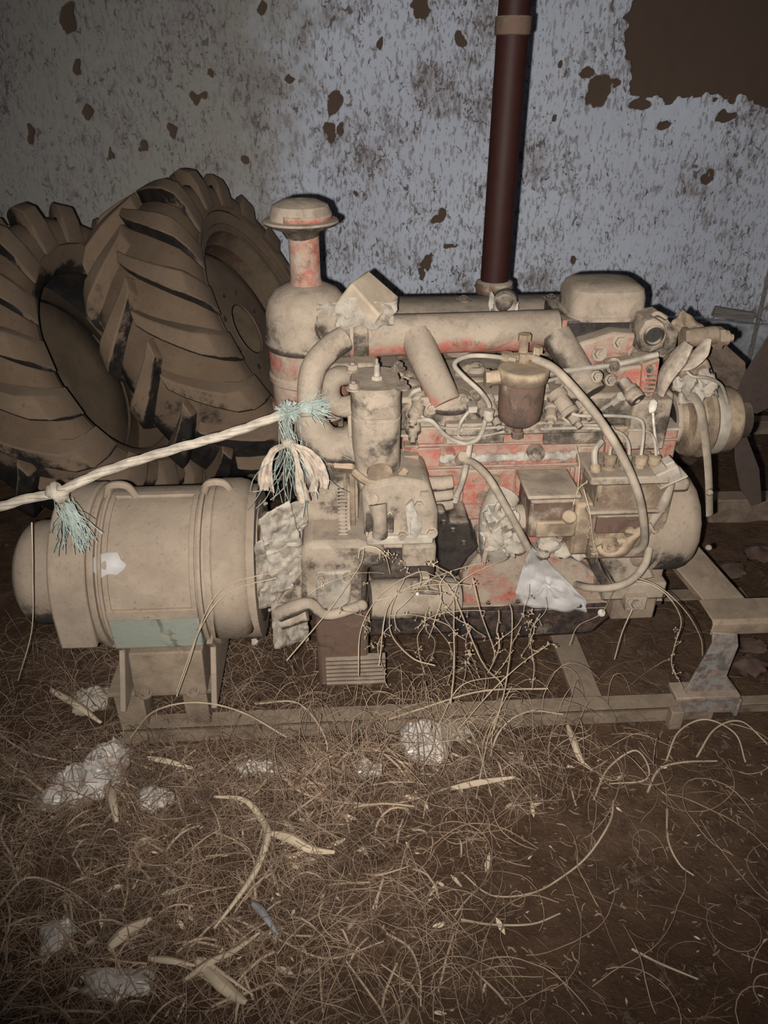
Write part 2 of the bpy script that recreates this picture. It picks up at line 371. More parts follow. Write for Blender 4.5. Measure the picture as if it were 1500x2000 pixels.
# ------------------------------------------------------------------ skid frame
def at0(u, v, y): return EF @ L(u, v, y)
t = thing('skid_frame', 'rusty channel-steel base frame lying on the floor under engine and generator', 'frame', EF @ Matrix.Translation((.2, .2, 0)))
b = MB(); xa = L(240, 1440, 0).x; xb = L(1395, 1390, 0).x
b.b2(xa, xb, 0, .006, -.01, .036); b.b2(xa, xb, 0, .055, .030, .036); b.build('rail', M_frame, t, bevel=.002)
b = MB(); b.b2(xa-.1, xb+.3, .50, .506, -.01, .036); b.b2(xa-.1, xb+.3, .45, .506, .03, .036); b.build('rail', M_frame, t, bevel=.002)
for u in (1142,):
    x = L(u, 1330, .1).x; b = MB(); b.b2(x-.038, x+.038, .056, .5, .010, .030); b.build('crossmember', M_frame, t, bevel=.003)
# end bracket: upper channel going off to the right, the splayed plate stand below it
b = MB(); a = L(1372, 1216, .0); a.x = L(1392, 1225, .0).x; x1 = a.x + .55
b.prx([(.0, a.z-.042), (.0, a.z-.008), (.008, a.z), (.09, a.z+.0), (.09, a.z-.006), (.012, a.z-.006), (.006, a.z-.012), (.006, a.z-.042)], a.x, x1)
b.build('bearer', M_frame, t, bevel=.003)
zt = a.z - .042
b = MB(); b.qp([(1392, 1236), (1441, 1240), (1443, 1262), (1420, 1320), (1450, 1366), (1446, 1392), (1322, 1392), (1335, 1352), (1345, 1340), (1392, 1258)], -.008, .0)
b.build('stand_plate', M_frameblue, t, bevel=.002, label='stand plate with patches of old blue paint')
b = MB(); b.qp([(1446, 1366), (1451, 1368), (1440, 1400), (1432, 1400)], -.03, .03); b.qb(1322, 1362, 1446, 1370, -.03, .03); b.build('foot_plate', M_frameblue, t, bevel=.003)
b = MB(); q = L(1322, 1395, -.02); b.b2(q.x-.018, q.x+.016, -.03, -.005, -.012, .05); b.build('foot', M_frame, t, bevel=.003)
b = MB(); q = L(1440, 1385, .0); b.b2(q.x, q.x+.5, .0, .03, .034, .040); b.b2(q.x, q.x+.5, .0, .006, .01, .038); b.build('rail_extension', M_frame, t, bevel=.001)
b = MB(); q = L(1245, 1150, .12); e = L(1330, 1180, .1)
b.add([(e.x-.01, .30, .36), (e.x+.10, .30, .36), (e.x+.18, .06, zt+.02), (e.x+.07, .06, zt+.02), (e.x-.01, .32, .34), (e.x+.10, .32, .34), (e.x+.18, .08, zt), (e.x+.07, .08, zt)],
      [(0,1,2,3),(7,6,5,4),(0,4,5,1),(1,5,6,2),(2,6,7,3),(3,7,4,0)])
b.build('brace', M_frame, t, bevel=.003)
for k, (u0, u1, vt) in enumerate(((218, 276, 1345), (352, 400, 1332))):
    b = MB(); p = L(u0, vt, .02); q = L(u1, vt, .02); b.b2(p.x, q.x, .015, .09, .0, .155); b.build('pedestal', M_frame, t, bevel=.004)
    b = MB(); b.b2(p.x, q.x, .27, .35, .0, .155); b.build('pedestal', M_frame, t, bevel=.004)
b = MB(); b.b2(L(205, 1340, .0).x, L(415, 1340, .0).x, .0, .36, .152, .164); b.build('bed_plate', M_frame, t, bevel=.002)

# ------------------------------------------------------------------ generator
ZC, YC = .427, .17
gx = lambda u, y=.045: L(u, 1100, y).x
gt = thing('electric_generator', 'large dust-coated cylindrical generator with grey-green lower panel, left of the engine', 'generator', EF @ Matrix.Translation((gx(290), YC, .164)))
def hood(x0, x1, r, drop, n=20, y_extra=0):
    P = [(YC - r - y_extra, ZC - drop)] + [(YC - (r)*math.cos(a), ZC + r*math.sin(a)) for a in [math.pi*i/n for i in range(n+1)]] + [(YC + r, ZC - drop)]
    Q = [(YC + (r-.02)*1, ZC - drop)] + [(YC + (r-.02)*math.cos(a), ZC + (r-.02)*math.sin(a)) for a in [math.pi*i/n for i in range(n+1)]] + [(YC - (r-.02), ZC - drop)]
    return P + Q
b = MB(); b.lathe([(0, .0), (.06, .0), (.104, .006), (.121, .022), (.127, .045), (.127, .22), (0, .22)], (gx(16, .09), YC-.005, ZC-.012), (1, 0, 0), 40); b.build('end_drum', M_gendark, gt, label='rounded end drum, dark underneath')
b = MB(); b.lathe([(0, 0), (.17, 0), (.188, .012), (.188, gx(500)-gx(120)), (0, gx(500)-gx(120))], (gx(120), YC, ZC), (1, 0, 0), 48); b.build('casing', M_gen, gt)
b = MB(); b.prx(hood(gx(104), gx(178), .203, .092), gx(104), gx(178)); b.build('end_hood', M_gen, gt, bevel=.006)
# right hood with a rounded shoulder
b = MB(); x0, x1 = gx(415), gx(490)
n = 22; rings = []
for rr, xx in ((.200, x0), (.204, x0+.01), (.204, x1-.035), (.198, x1-.016), (.186, x1-.004), (.165, x1)):
    rings.append([(xx, YC-rr, ZC-.075)] + [(xx, YC-rr*math.cos(math.pi*i/n), ZC+rr*math.sin(math.pi*i/n)) for i in range(n+1)] + [(xx, YC+rr, ZC-.075)])
vs = [p for r_ in rings for p in r_]; m = len(rings[0])
b.add(vs, [(i*m+j, i*m+j+1, (i+1)*m+j+1, (i+1)*m+j) for i in range(len(rings)-1) for j in range(m-1)]); b.build('end_hood', M_gen, gt, solid=.012)
for u0, w_ in ((180, .016), (200, .010), (388, .012), (404, .016)):
    b = MB(); x = gx(u0); b.lathe([(.18, 0), (.201, .002), (.203, w_/2), (.201, w_), (.18, w_)], (x, YC, ZC), (1, 0, 0), 48); b.build('flange_ring', M_gen, gt)
# raised border of the side panel and the flat lower panel
xl, xr = gx(208), gx(386)
def arcbar(x0, x1, a0, a1, r0, r1, n=8):
    P = [(YC-r1*math.cos(R(a0+(a1-a0)*i/n)), ZC+r1*math.sin(R(a0+(a1-a0)*i/n))) for i in range(n+1)]
    Q = [(YC-r0*math.cos(R(a0+(a1-a0)*i/n)), ZC+r0*math.sin(R(a0+(a1-a0)*i/n))) for i in range(n, -1, -1)]
    return MB().prx(P+Q, x0, x1)
b = arcbar(xl, xr, 88, 94, .17, .194, 2); b.build('panel_border', M_gen, gt, bevel=.002)
b = arcbar(xl, xr, -6, 2, .17, .197, 2); b.build('panel_border', M_gen, gt, bevel=.002)
arcbar(xl, xl+.012, -2, 92, .17, .194, 14).build('panel_border', M_gen, gt, bevel=.002)
arcbar(xr-.012, xr, -2, 92, .17, .194, 14).build('panel_border', M_gen, gt, bevel=.002)
b = MB(); b.prx([(YC-.196, ZC-.010), (YC-.192, ZC-.105), (YC-.10, ZC-.15), (YC+.10, ZC-.15), (YC+.192, ZC-.105), (YC+.196, ZC-.010)], xl, xr); b.build('lower_panel', M_genpanel, gt, bevel=.004, label='flat lower panel showing grey-green enamel')
b = MB(); b.prx([(YC-.175, ZC-.135), (YC-.19, .185), (YC-.19, .168), (YC+.19, .168), (YC+.19, .185), (YC+.175, ZC-.135)], xl+.02, xr-.01); b.build('foot', M_frame, gt, bevel=.004)
for x in (xl, xr+.012):
    b = MB(); b.prx([(YC-.19, ZC-.10), (YC-.155, ZC-.14), (YC-.235, .166), (YC+.2, .166), (YC+.19, ZC-.10)], x-.006, x+.008); b.build('foot_rib', M_gen, gt, bevel=.002)
for x in (xl+.05, xr-.04):
    MB().bolt((x, YC-.20, .185), (0, 0, 1), .011, .012).build('bolt', M_frame, gt)
for u in (212, 420):
    p = L(u, 945, .1); b = MB(); x = gx(u) if u > 300 else gx(225)
    b.tube([(x-.03, YC, ZC+.19), (x-.015, YC-.01, ZC+.222), (x+.02, YC-.01, ZC+.222), (x+.035, YC, ZC+.19)], .009, 8); b.build('lifting_lug', M_gen, gt)
b = MB(); x = gx(492); b.lathe([(0, 0), (.15, 0), (.15, .012), (.12, .016), (.12, .03), (.05, .03), (.05, .12), (0, .12)], (x, YC, ZC), (1, 0, 0), 36); b.build('output_hub', M_head, gt)
for k in range(6):
    a = R(20+k*52); MB().bolt((x+.010, YC-.138*math.cos(a), ZC+.138*math.sin(a)), (1, 0, 0), .008, .01, False).build('bolt', M_head, gt)
b = MB(); p0 = L(224, 1016, -.0)
def flake(c, sx, sz, seed, fr=EF):
    b = MB(fr); c = Vector(c); n = 12
    b.add([c] + [c + Vector((math.cos(2*math.pi*i/n)*sx*(1+.5*nz((i*1.3, seed, 0))), -.004 + .01*nz((i, seed, 3)), math.sin(2*math.pi*i/n)*sz*(1+.6*nz((i*1.7, seed, 5))))) for i in range(n)], [(0, i+1, (i+1) % n+1) for i in range(n)])
    return b
th = 52
for (u, v, ang) in ((222, 1018, 34),):
    c = Vector((gx(u), YC-.192*math.cos(R(ang)), ZC+.192*math.sin(R(ang))))
    b = flake((0, 0, 0), .040, .026, 4, Matrix()); M = EF @ Matrix.Translation(c) @ Matrix.Rotation(R(-ang), 4, 'X')
    b.v = [M @ v_ for v_ in b.v]; tag(b.build('paper_scrap', M_white, solid=.001), 'small torn white scrap stuck on the generator casing', 'scrap')

# ------------------------------------------------------------------ the diesel engine
E = thing('diesel_engine', 'old four-cylinder diesel engine in faded red paint under thick dust', 'engine', EF @ Matrix.Translation((L(1000, 1180, .3).x, .32, .15)))
def P(b, name, mat, parent=E, **k): return b.build(name, mat, parent, **k)
# --- crankcase, block, sump
xb0, xb1 = L(785, 940, .15).x, L(1306, 940, .15).x
b = MB(); b.b2(xb0, xb1, .15, .48, .535, .765); blk = P(b, 'cylinder_block', M_red, bevel=.006)
b = MB(); b.prism([(xb0+.02, .54), (xb1-.0, .54), (xb1+.0, .285), (L(905, 1180, .17).x, .285), (L(905, 1100, .17).x, .36), (xb0+.02, .42)], .17, .46); P(b, 'crankcase', M_redhi, bevel=.01)
# mesh ribs and panels on the block face
for v in (872, 915):
    z = L(1000, v, .14).z; b = MB(); b.tube([(xb0+.01, .147, z+.004), (xb1-.005, .147, z+.004)], .0032, 6, 1); P(b, 'rib', M_redhi, blk)
for (u0, v0, u1, v1, m_) in ((800, 836, 868, 868, M_redhi), (872, 836, 985, 868, M_head), (1062, 832, 1180, 868, M_head), (1184, 834, 1300, 866, M_pump),
                            (800, 876, 860, 914, M_redhi), (1128, 873, 1178, 908, M_red), (1182, 873, 1300, 908, M_redhi), (800, 918, 900, 950, M_redhi), (905, 918, 1004, 985, M_redhi),
                            (1008, 915, 1118, 962, M_red), (1122, 912, 1175, 958, M_redhi), (1180, 912, 1300, 952, M_red)):
    b = MB(); b.qb(u0, v0, u1, v1, .143, .155); P(b, 'panel', m_, blk, bevel=.003)
b = MB(); p, q = L(868, 896, .15), L(1132, 888, .15)
for k in range(26):
    f = k/25; c = p.lerp(q, f); b.ball(c + Vector((0, -.002, .006*nz((k*.7, 0, 0)))), (.017, .010, .012+.006*nz((k*.9, 2, 0))), 8, 6, lambda q_: crumple(q_, .3, 3, k))
P(b, 'paste_seam', M_gasket, blk, label='ragged pale paste smeared along the block joint')
b = MB(); c = L(1046, 884, .14); b.lathe([(.010, -.012), (.019, -.012), (.019, .012), (.010, .012), (.008, 0)], c, (0, -1, 0), 20); b.cyl(c + Vector((0, -.004, 0)), c + Vector((0, -.001, 0)), .010, n=16); P(b, 'core_plug', M_head, blk)
for (u, v, rr) in ((963, 938, .017), (968, 938, .008), (942, 968, .013), (960, 958, .007), (1290, 905, .008), (1240, 905, .007)):
    b = MB(); c = L(u, v, .142); b.cyl(c, c + Vector((0, -.008, 0)), rr, n=18); b.cyl(c + Vector((0, -.008, 0)), c + Vector((0, -.012, 0)), rr*.45, n=6); P(b, 'boss', M_pump, blk)
for v in (875, 895):
    b = MB(); b.qb(790, v-4, 818, v+4, .12, .15); P(b, 'tab', M_redhi, blk, bevel=.002)
b = MB(); b.qb(1112, 914, 1120, 962, .136, .15); b.qb(1177, 866, 1186, 960, .136, .15); P(b, 'web', M_redhi, blk, bevel=.002)
def text(s, u, v, y, size, mat, parent, rz=0, name='cast_lettering'):
    cu = bpy.data.curves.new(name, 'FONT'); cu.body = s; cu.size = size; cu.extrude = .0015; cu.resolution_u = 2
    o = bpy.data.objects.new('tmp', cu); COL.objects.link(o)
    me = bpy.data.meshes.new_from_object(o.evaluated_get(bpy.context.evaluated_depsgraph_get())); bpy.data.objects.remove(o)
    M = ROOTM[parent.name].inverted() @ EF @ Matrix.Translation(L(u, v, y)) @ Matrix.Rotation(R(90), 4, 'X') @ Matrix.Rotation(R(rz), 4, 'Z')
    me.transform(M); me.materials.append(mat); me.name = name
    q = bpy.data.objects.new(name, me); COL.objects.link(q); q.parent = parent; ROOTM[q.name] = ROOTM[parent.name]; return q
text('IA', 921, 942, .140, .016, M_pump, blk)
text('1151', 1042, 934, .140, .020, M_pump, blk)
text('11P1', 893, 1008, .166, .022, M_pump, blk)
# crankcase details
b = MB(); c = L(886, 1018, .165); b.cyl(c, c + Vector((.0, -.012, 0)), .012, n=16); P(b, 'plug', M_red)
b = MB(); q0 = L(1085, 1040, .15)
# sump
zf = L(1100, 1182, .12).z; b = MB(); xs0 = L(715, 1170, .12).x; xs1 = L(1300, 1150, .12).x
b.b2(xs0+.09, xs1, .12, .47, zf-.012, zf+.006); P(b, 'sump_flange', M_pan, bevel=.003)
b = MB(); d0, d1 = L(893, 1230, .14).x, L(1160, 1215, .14).x
b.prism([(xs0+.10, zf-.01), (xs1-.01, zf-.01), (xs1-.02, zf-.040), (d1+.05, zf-.052), (d1, .175), (d0+.02, .165), (d0, .185), (d0-.01, zf-.05), (xs0+.10, zf-.045)], .135, .45); P(b, 'oil_sump', M_pan, bevel=.018)
b = MB(); b.b2(L(716, 1215, .12).x, d0, .12, .45, L(800, 1243, .12).z, L(800, 1192, .12).z); P(b, 'sump_end', M_pan, bevel=.012)
for k in range(9):
    c = Vector((xs0+.16+k*.075, .13, zf+.006)); b = MB(); b.bolt(c, (0, 0, 1), .006, .006, False); P(b, 'bolt', M_pan)
# dusty skirt above the sump flange
b = MB(); b.qp([(905, 1182), (905, 1122), (935, 1085), (942, 1062), (1005, 1060), (1130, 1098), (1200, 1150), (1225, 1180)], .135, .2); P(b, 'side_skirt', M_redhi, bevel=.008, label='crankcase skirt, pinkish red paint showing through white dust')
# --- cylinder head
zh0, zh1 = .765, .865
b = MB(); b.b2(L(745, 780, .17).x, xb1-.02, .165, .50, zh0, zh1-.02); hd = P(b, 'cylinder_head', M_head, bevel=.01)
b = MB(); b.b2(L(870, 830, .15).x, L(1180, 830, .15).x, .142, .18, zh0-.004, zh0+.026); P(b, 'head_ledge', M_head, hd, bevel=.004)
b = MB(); b.b2(xb0-.01, xb1, .148, .49, zh0-.004, zh0+.001); P(b, 'head_gasket', M_wire, hd)
random.seed(5)
for k in range(11):
    x = L(800, 700, .3).x + k*.058; b = MB(); b.bolt((x, .30+.02*(k % 2), zh1-.022), (0, 0, 1), .010, .012); P(b, 'bolt', M_head, hd)
b = MB()
for k in range(34):   # knobbly castings and caked dirt on the head
    x = random.uniform(L(760, 730, .2).x, xb1-.05); y = random.uniform(.20, .42)
    b.ball((x, y, zh1-.022), (random.uniform(.012, .035), random.uniform(.012, .03), random.uniform(.006, .022)), 9, 6, lambda q_: crumple(q_, .4, 2.5, k))
P(b, 'caked_dirt', M_dust, hd, kind='stuff')
# --- valve cover segments (behind the intake pipe), breather cap
for (u0, u1) in ((772, 972), (1010, 1120)):
    x0, x1 = L(u0, 600, .44).x, L(u1, 600, .44).x; b = MB()
    b.prx([(.40, zh1-.02), (.40, .915), (.415, .948), (.45, .965), (.55, .965), (.58, .945), (.59, zh1-.02)], x0, x1); P(b, 'valve_cover', M_head, bevel=.008)
    b = MB(); b.bolt(((x0*.3+x1*.7), .50, .965), (0, 0, 1), .014, .008); P(b, 'bolt', M_dark)
b = MB(); x0, x1 = L(1102, 600, .34).x, L(1246, 600, .34).x; zb = L(1180, 630, .255).z
b.b2(x0-.022, x1-.004, .262, .44, zb-.038, zb+.004); tr = P(b, 'breather_tray', M_black, bevel=.006)
b = MB(); b.b2(x0-.024, x0-.014, .256, .266, zb-.026, zb+.006); P(b, 'tray_edge', M_redhi, tr, label='bright red chipped corner')
b = MB()
def capf(s_, t_):
    a = s_*2*math.pi; n_ = 4.0; ca, sa = math.cos(a), math.sin(a)
    rx = math.copysign(abs(ca)**(2/n_), ca); ry = math.copysign(abs(sa)**(2/n_), sa)
    prof = [(1.06, 0), (1.06, .006), (1.0, .010), (.985, .045), (.93, .062), (.80, .070), (.4, .074), (0, .075)]
    i = min(int(t_*7), 6); f = t_*7 - i; k = prof[i][0]*(1-f)+prof[i+1][0]*f; h = prof[i][1]*(1-f)+prof[i+1][1]*f
    return Vector(((x0+x1)/2 + rx*k*(x1-x0)/2, .345 + ry*k*.085, zb + h))
b.grid(capf, 48, 7); P(b, 'breather_cap', M_dust, label='rounded pressed-steel cap under smooth dust')
# --- intake manifold
ym = .27
ma, mz = L(676, 655, ym), L(1086, 645, ym)
b = MB(); b.tube([ma, L(760, 655, ym), L(900, 650, ym), mz], [.050, .046, .044, .046], 24, 5); P(b, 'intake_manifold', M_mani)
mani = bpy.data.objects['intake_manifold']
b = MB(); d = Vector((1, 0, 0)); b.lathe([(.0, -.010), (.058, -.010), (.058, .008), (.0, .008)], ma, d, 28); P(b, 'flange', M_head, mani)
b = MB(); b.lathe([(.052, .0), (.054, .03), (.050, .034)], ma + d*.015, d, 28); P(b, 'hose_clamp', M_head, mani)
b = MB(); b.tube([L(812, 655, .25), L(828, 695, .21), L(852, 745, .16), L(872, 788, .13)], [.036, .036, .034, .033], 20, 5); P(b, 'branch_pipe', M_mani, mani)
b = MB(); b.ball(L(880, 792, .135), (.050, .024, .022), 18, 10); P(b, 'branch_foot', M_dust, mani)
b = MB(); c = L(872, 788, .125); b.qp([(815, 792), (822, 778), (905, 770), (935, 782), (935, 795), (870, 806)], .13, .16); P(b, 'branch_flange', M_head, mani, bevel=.003)
b = MB(); b.tube([L(1085, 655, .25), L(1108, 690, .22), L(1135, 735, .18), L(1158, 768, .15)], [.040, .038, .036, .034], 20, 5, flat=.8); P(b, 'branch_pipe', M_dark, mani, label='blackened branch pipe')
for (u, v) in ((842, 798), (905, 782), (930, 772), (1165, 735), (1192, 742)):
    b = MB(); b.bolt(L(u, v, .125), (0, -1, .3), .009, .012); P(b, 'bolt', M_head, mani)
text('H105-10A', 884, 678, ym-.047, .015, M_pump, mani, 2)
# --- air cleaner
ax = L(602, 640, .36); zt_ = L(602, 590, .36).z
b = MB(); b.lathe([(.02, .045), (.04, .043), (.070, .030), (.088, .010), (.096, -.02), (.097, -.092), (.099, -.094)], (ax.x, .36, zt_), (0, 0, 1), 40); ac = P(b, 'air_cleaner_dome', M_dust)
b = MB(); b.lathe([(.0955, -.092), (.094, -.16), (.098, -.165), (.098, -.178), (.093, -.182), (.092, -.24), (.097, -.246), (.097, -.262), (.08, -.272), (.05, -.33), (0, -.33)], (ax.x, .36, zt_), (0, 0, 1), 40); P(b, 'air_cleaner_bowl', M_redhi)
b = MB(); b.lathe([(.099, -.10), (.101, -.096), (.101, -.088), (.099, -.085)], (ax.x, .36, zt_), (0, 0, 1), 40); P(b, 'clamp_band', M_dark, ac)
zs = L(602, 452, .36).z
b = MB(); b.lathe([(.040, .035), (.034, .055), (.034, zs-zt_)], (ax.x, .36, zt_), (0, 0, 1), 28); P(b, 'intake_stack', M_red, ac, label='red painted intake stack, dust on one side')
zcap = L(597, 432, .36).z
b = MB(); b.lathe([(.034, -.035), (.045, -.018), (.078, -.006), (.083, .0), (.080, .004), (.068, .006), (.066, .020), (.060, .034), (.035, .045), (.0, .048)], (ax.x-.004, .36, zcap), (0, 0, 1), 40); P(b, 'rain_cap', M_dust, ac)
b = MB(); b.lathe([(.0685, .006), (.0675, .019)], (ax.x-.004, .36, zcap), (0, 0, 1), 24, 150, 290); P(b, 'paint_band', M_redhi, ac, label='strip of bright red paint on the cap rim', solid=.001)
# inlet bend from cleaner to manifold, wrapped
b = MB(); b.tube([(ax.x+.06, .34, zt_-.035), L(635, 628, .31), L(660, 640, .28), ma + Vector((-.01, 0, 0))], [.050, .045, .045, .048], 20, 5); P(b, 'inlet_bend', M_head)
def wrapsheet(pts, seed=0, amp=.012, n=14, fr=EF):
    """crumpled quad sheet through 4 corner points"""
    a, b_, c, d_ = [Vector(p) for p in pts]
    def f(s_, t_):
        p = a.lerp(b_, s_).lerp(d_.lerp(c, s_), t_)
        j = 1.0
        e = MN.noise(p*38 + Vector((seed, 0, 0)))
        return p + Vector((.35*amp*MN.noise(p*60+Vector((seed, 3, 0))), -abs(amp*MN.turbulence(p*30+Vector((0, seed, 0)), 3, True)), amp*.8*e))
    return MB(fr).grid(f, n, n)
def ragged(b, keep=.9, seed=1):   # bite the edge cells so the outline is torn
    return b
b = wrapsheet([L(655, 590, .24), L(775, 585, .25), L(770, 632, .24), L(668, 640, .22)], 3, .02); P(b, 'plastic_wrap', M_wrap, solid=.001)
b = wrapsheet([L(618, 590, .29), L(668, 585, .27), L(680, 640, .22), L(625, 660, .26)], 5, .02); P(b, 'plastic_wrap', M_wrap, solid=.001)
# --- coolant pipes at the flywheel end
b = MB(); b.tube([L(672, 662, .20), L(645, 680, .18), L(615, 715, .15), L(605, 760, .13), L(606, 812, .12)], [.028, .028, .028, .027, .026], 18, 6); P(b, 'coolant_pipe', M_dust)
b = MB(); b.tube([L(604, 806, .12), L(612, 838, .115), L(640, 868, .11), L(685, 870, .10), L(694, 868, .10)], [.030, .038, .041, .040, .048], 20, 6); P(b, 'elbow', M_dust, label='wide elbow, dark on its underside')  # dust thins towards the underside and bares the dark base colour
b = MB(); b.qb(680, 812, 702, 900, .07, .15); P(b, 'elbow_flange', M_dust, bevel=.004)
b = MB(); b.tube([L(690, 735, .20), L(662, 735, .17), L(646, 748, .15), L(645, 775, .13), L(662, 794, .11), L(692, 793, .10)], [.022, .023, .023, .023, .022, .025], 16, 6); P(b, 'small_coolant_pipe', M_dust)
b = MB(); b.qb(640, 712, 740, 745, .18, .30); P(b, 'water_outlet', M_dust, bevel=.01)
b = MB(); b.cyl(L(688, 780, .08), L(697, 780, .08), .034, n=20); P(b, 'hose_flange', M_dust)
# --- petrol starting engine
SE = MB(); p = L(738, 850, .05); sx = p.x
hw = (L(790, 850, .02).x - L(690, 850, .02).x)/2
def rring(xc, yc, z, hx, hy, r=.35, n=28):
    out = []
    for i in range(n):
        a = 2*math.pi*i/n; ca, sa = math.cos(a), math.sin(a); k = 3.2
        out.append(Vector((xc + hx*math.copysign(abs(ca)**(2/k), ca), yc + hy*math.copysign(abs(sa)**(2/k), sa), z)))
    return out
def stack(rows, mat, name, parent, **kw):
    b = MB(); n = len(rows[0]); vs = [p for r_ in rows for p in r_]
    b.add(vs, [(i*n+j, i*n+(j+1) % n, (i+1)*n+(j+1) % n, (i+1)*n+j) for i in range(len(rows)-1) for j in range(n)] + [tuple(range(n-1, -1, -1)), tuple(range((len(rows)-1)*n, len(rows)*n))])
    return b.build(name, mat, parent, **kw)
zq = lambda v, y=.02: L(740, v, y).z
st = stack([rring(sx, .09, zq(975), .045, .05), rring(sx, .09, zq(925), .050, .055), rring(sx-.003, .09, zq(890), hw*.98, .072), rring(sx-.003, .09, zq(828), hw, .074), rring(sx-.003, .09, zq(826), hw*.96, .070), rring(sx-.003, .09, zq(820), hw*.96, .070), rring(sx-.003, .09, zq(818), hw, .074), rring(sx-.003, .09, zq(783), hw, .074)], M_dust, 'starting_engine', E, label='upright petrol starting engine cylinder, caked in dust')
stack([rring(sx-.003, .09, zq(784), hw*1.0, .076), rring(sx-.003, .09, zq(772), hw*1.0, .076), rring(sx-.003, .09, zq(764), hw*.93, .068)], M_dust, 'cylinder_lid', st)
zl = zq(766)
for (dx, dy) in ((-.048, -.052), (.048, -.052), (-.048, .052), (.048, .052)):
    b = MB(); b.bolt((sx+dx, .09+dy, zl), (0, 0, 1), .011, .014); P(b, 'bolt', M_dust, st)
b = MB(); c = Vector((sx, .085, zl)); b.cyl(c, c+Vector((0, 0, .010)), .012, n=6); b.cyl(c+Vector((0, 0, .01)), c+Vector((0, 0, .035)), .007, .006, 12); b.cyl(c+Vector((0, 0, .035)), c+Vector((0, 0, .046)), .003, n=8); P(b, 'spark_plug', M_wire, st)
b = MB(); c = L(742, 922, .035); b.tube([c+Vector((0, .0, 0)), c+Vector((0, -.012, 0))], [.028, .027], 18, 1); b.tube([c+Vector((-.055, .012, -.005)), c+Vector((-.03, -.006, -.018)), c+Vector((.0, -.012, -.024)), c+Vector((.035, -.006, -.016)), c+Vector((.055, .012, -.004))], .009, 8); P(b, 'exhaust_port', M_pump, st)
b = MB()
for k in range(5):
    c = L(712+k*11, 945+5*(k % 2), .045); b.ball(c, (.016, .018, .02), 10, 7, lambda q_: crumple(q_, .4, 2, k+9))
P(b, 'caked_dirt', M_dust, st, kind='stuff')
# lower crankcase of the starting engine, squarish with tilted lid
b = MB(); b.qp([(712, 1055), (706, 960), (718, 948), (775, 935), (838, 945), (856, 1000), (856, 1055)], .01, .17); sc_ = P(b, 'starting_engine_crankcase', M_dust, bevel=.012)
b = MB(); b.qb(716, 1048, 846, 1064, -.002, .17); P(b, 'mounting_flange', M_wire, sc_, bevel=.003)
for (u, v) in ((818, 985), (727, 1042), (785, 1045), (842, 1040)):
    b = MB(); b.bolt(L(u, v, .01), (0, -1, .2), .010, .012); P(b, 'bolt', M_dust, sc_)
b = MB(); b.qp([(798, 1050), (792, 990), (805, 978), (815, 1005), (824, 1050)], .0, .02); b.ball(L(812, 1030, .0), (.016, .006, .03), 10, 7, lambda q: crumple(q, .5, 2, 3)); P(b, 'caked_dirt', M_gasket, sc_, kind='stuff')
b = MB(); b.tube([L(738, 985, .0), L(742, 1015, -.012), L(742, 1046, -.006)], [.020, .015, .017], 14, 4); P(b, 'drain_column', M_dust, sc_)
for u_ in (722, 762):
    b = MB(); b.qp([(u_-8, 1040), (u_-7, 1005), (u_, 998), (u_+8, 1008), (u_+7, 1042)], .004, .02); P(b, 'recess_shade_patch', M_dark, sc_, bevel=.003)  # raised dark patches, painting the shade of hollows in the casting
b = MB(); b.qb(822, 962, 838, 972, .0, .03); b.cyl(L(728, 975, .01), L(728, 975, -.02), .012, n=12); P(b, 'priming_cock', M_dust, sc_)
# carburettor/pipes right of the starting engine
for k, (v, r_) in enumerate(((948, .016), (972, .014), (990, .016))):
    b = MB(); b.tube([L(800, v-4, .10), L(850, v-3, .10), L(884, v-6, .10)], [r_, r_*1.1, r_], 12, 3); P(b, 'ribbed_pipe', M_dust)
b = MB(); b.tube([L(918, 865, .10), L(912, 900, .10), L(903, 940, .10), L(890, 972, .10)], .007, 10); b.cyl(L(886, 978, .10), L(890, 968, .10), .011, n=12); P(b, 'breather_pipe', M_wire)
# --- flywheel housing
fx = lambda u, y=.06: L(u, 1000, y).x
b = MB(); b.qp([(592, 1062), (590, 905), (650, 880), (700, 905), (700, 1062)], .12, .20); fh = P(b, 'flywheel_cover', M_dust, bevel=.006)
b = MB(); c = L(650, 985, .16); b.lathe([(.0, 0), (.262, 0), (.262, .012), (.250, .014), (.250, .022), (0, .022)], (fx(664), .30, .46), (1, 0, 0), 60); fw = P(b, 'flywheel', M_dust)
for k in range(44):
    a = R(8 + k*1.75); b = MB(); M = Matrix.Rotation(-a, 3, 'X')
    cy = .30 - .262*math.cos(a); cz = .46 + .262*math.sin(a)
    b.box((fx(664)+.006, cy, cz), (.020, .014, .0045), Matrix.Rotation(-a, 3, 'X')); P(b, 'gear_tooth', M_dust, fw)
b = MB(); b.qb(684, 905, 694, 1060, .09, .12); b.qb(672, 905, 678, 1050, .10, .12); P(b, 'guard_strip', M_pump, fh, bevel=.002)
b = MB(); c = L(655, 905, .09); b.cyl(L(652, 905, .09), L(688, 908, .09), .020, n=6); b.cyl(L(640, 902, .09), L(654, 904, .09), .012, n=12); P(b, 'pinion_nut', M_pump, fh)
b = MB(); b.qp([(588, 1190), (588, 1078), (598, 1062), (700, 1060), (752, 1075), (752, 1108), (718, 1112), (716, 1190)], .02, .30); lh = P(b, 'lower_housing', M_dust, bevel=.014)
b = MB(); b.qp([(618, 1182), (616, 1120), (688, 1116), (684, 1178), (668, 1190), (630, 1192)], .008, .03); P(b, 'inspection_cover', M_wrap, lh, bevel=.006)
for (u, v) in ((627, 1128), (680, 1126), (650, 1190)):
    b = MB(); b.bolt(L(u, v, .01), (0, -1, 0), .009, .010); P(b, 'bolt', M_dust, lh)
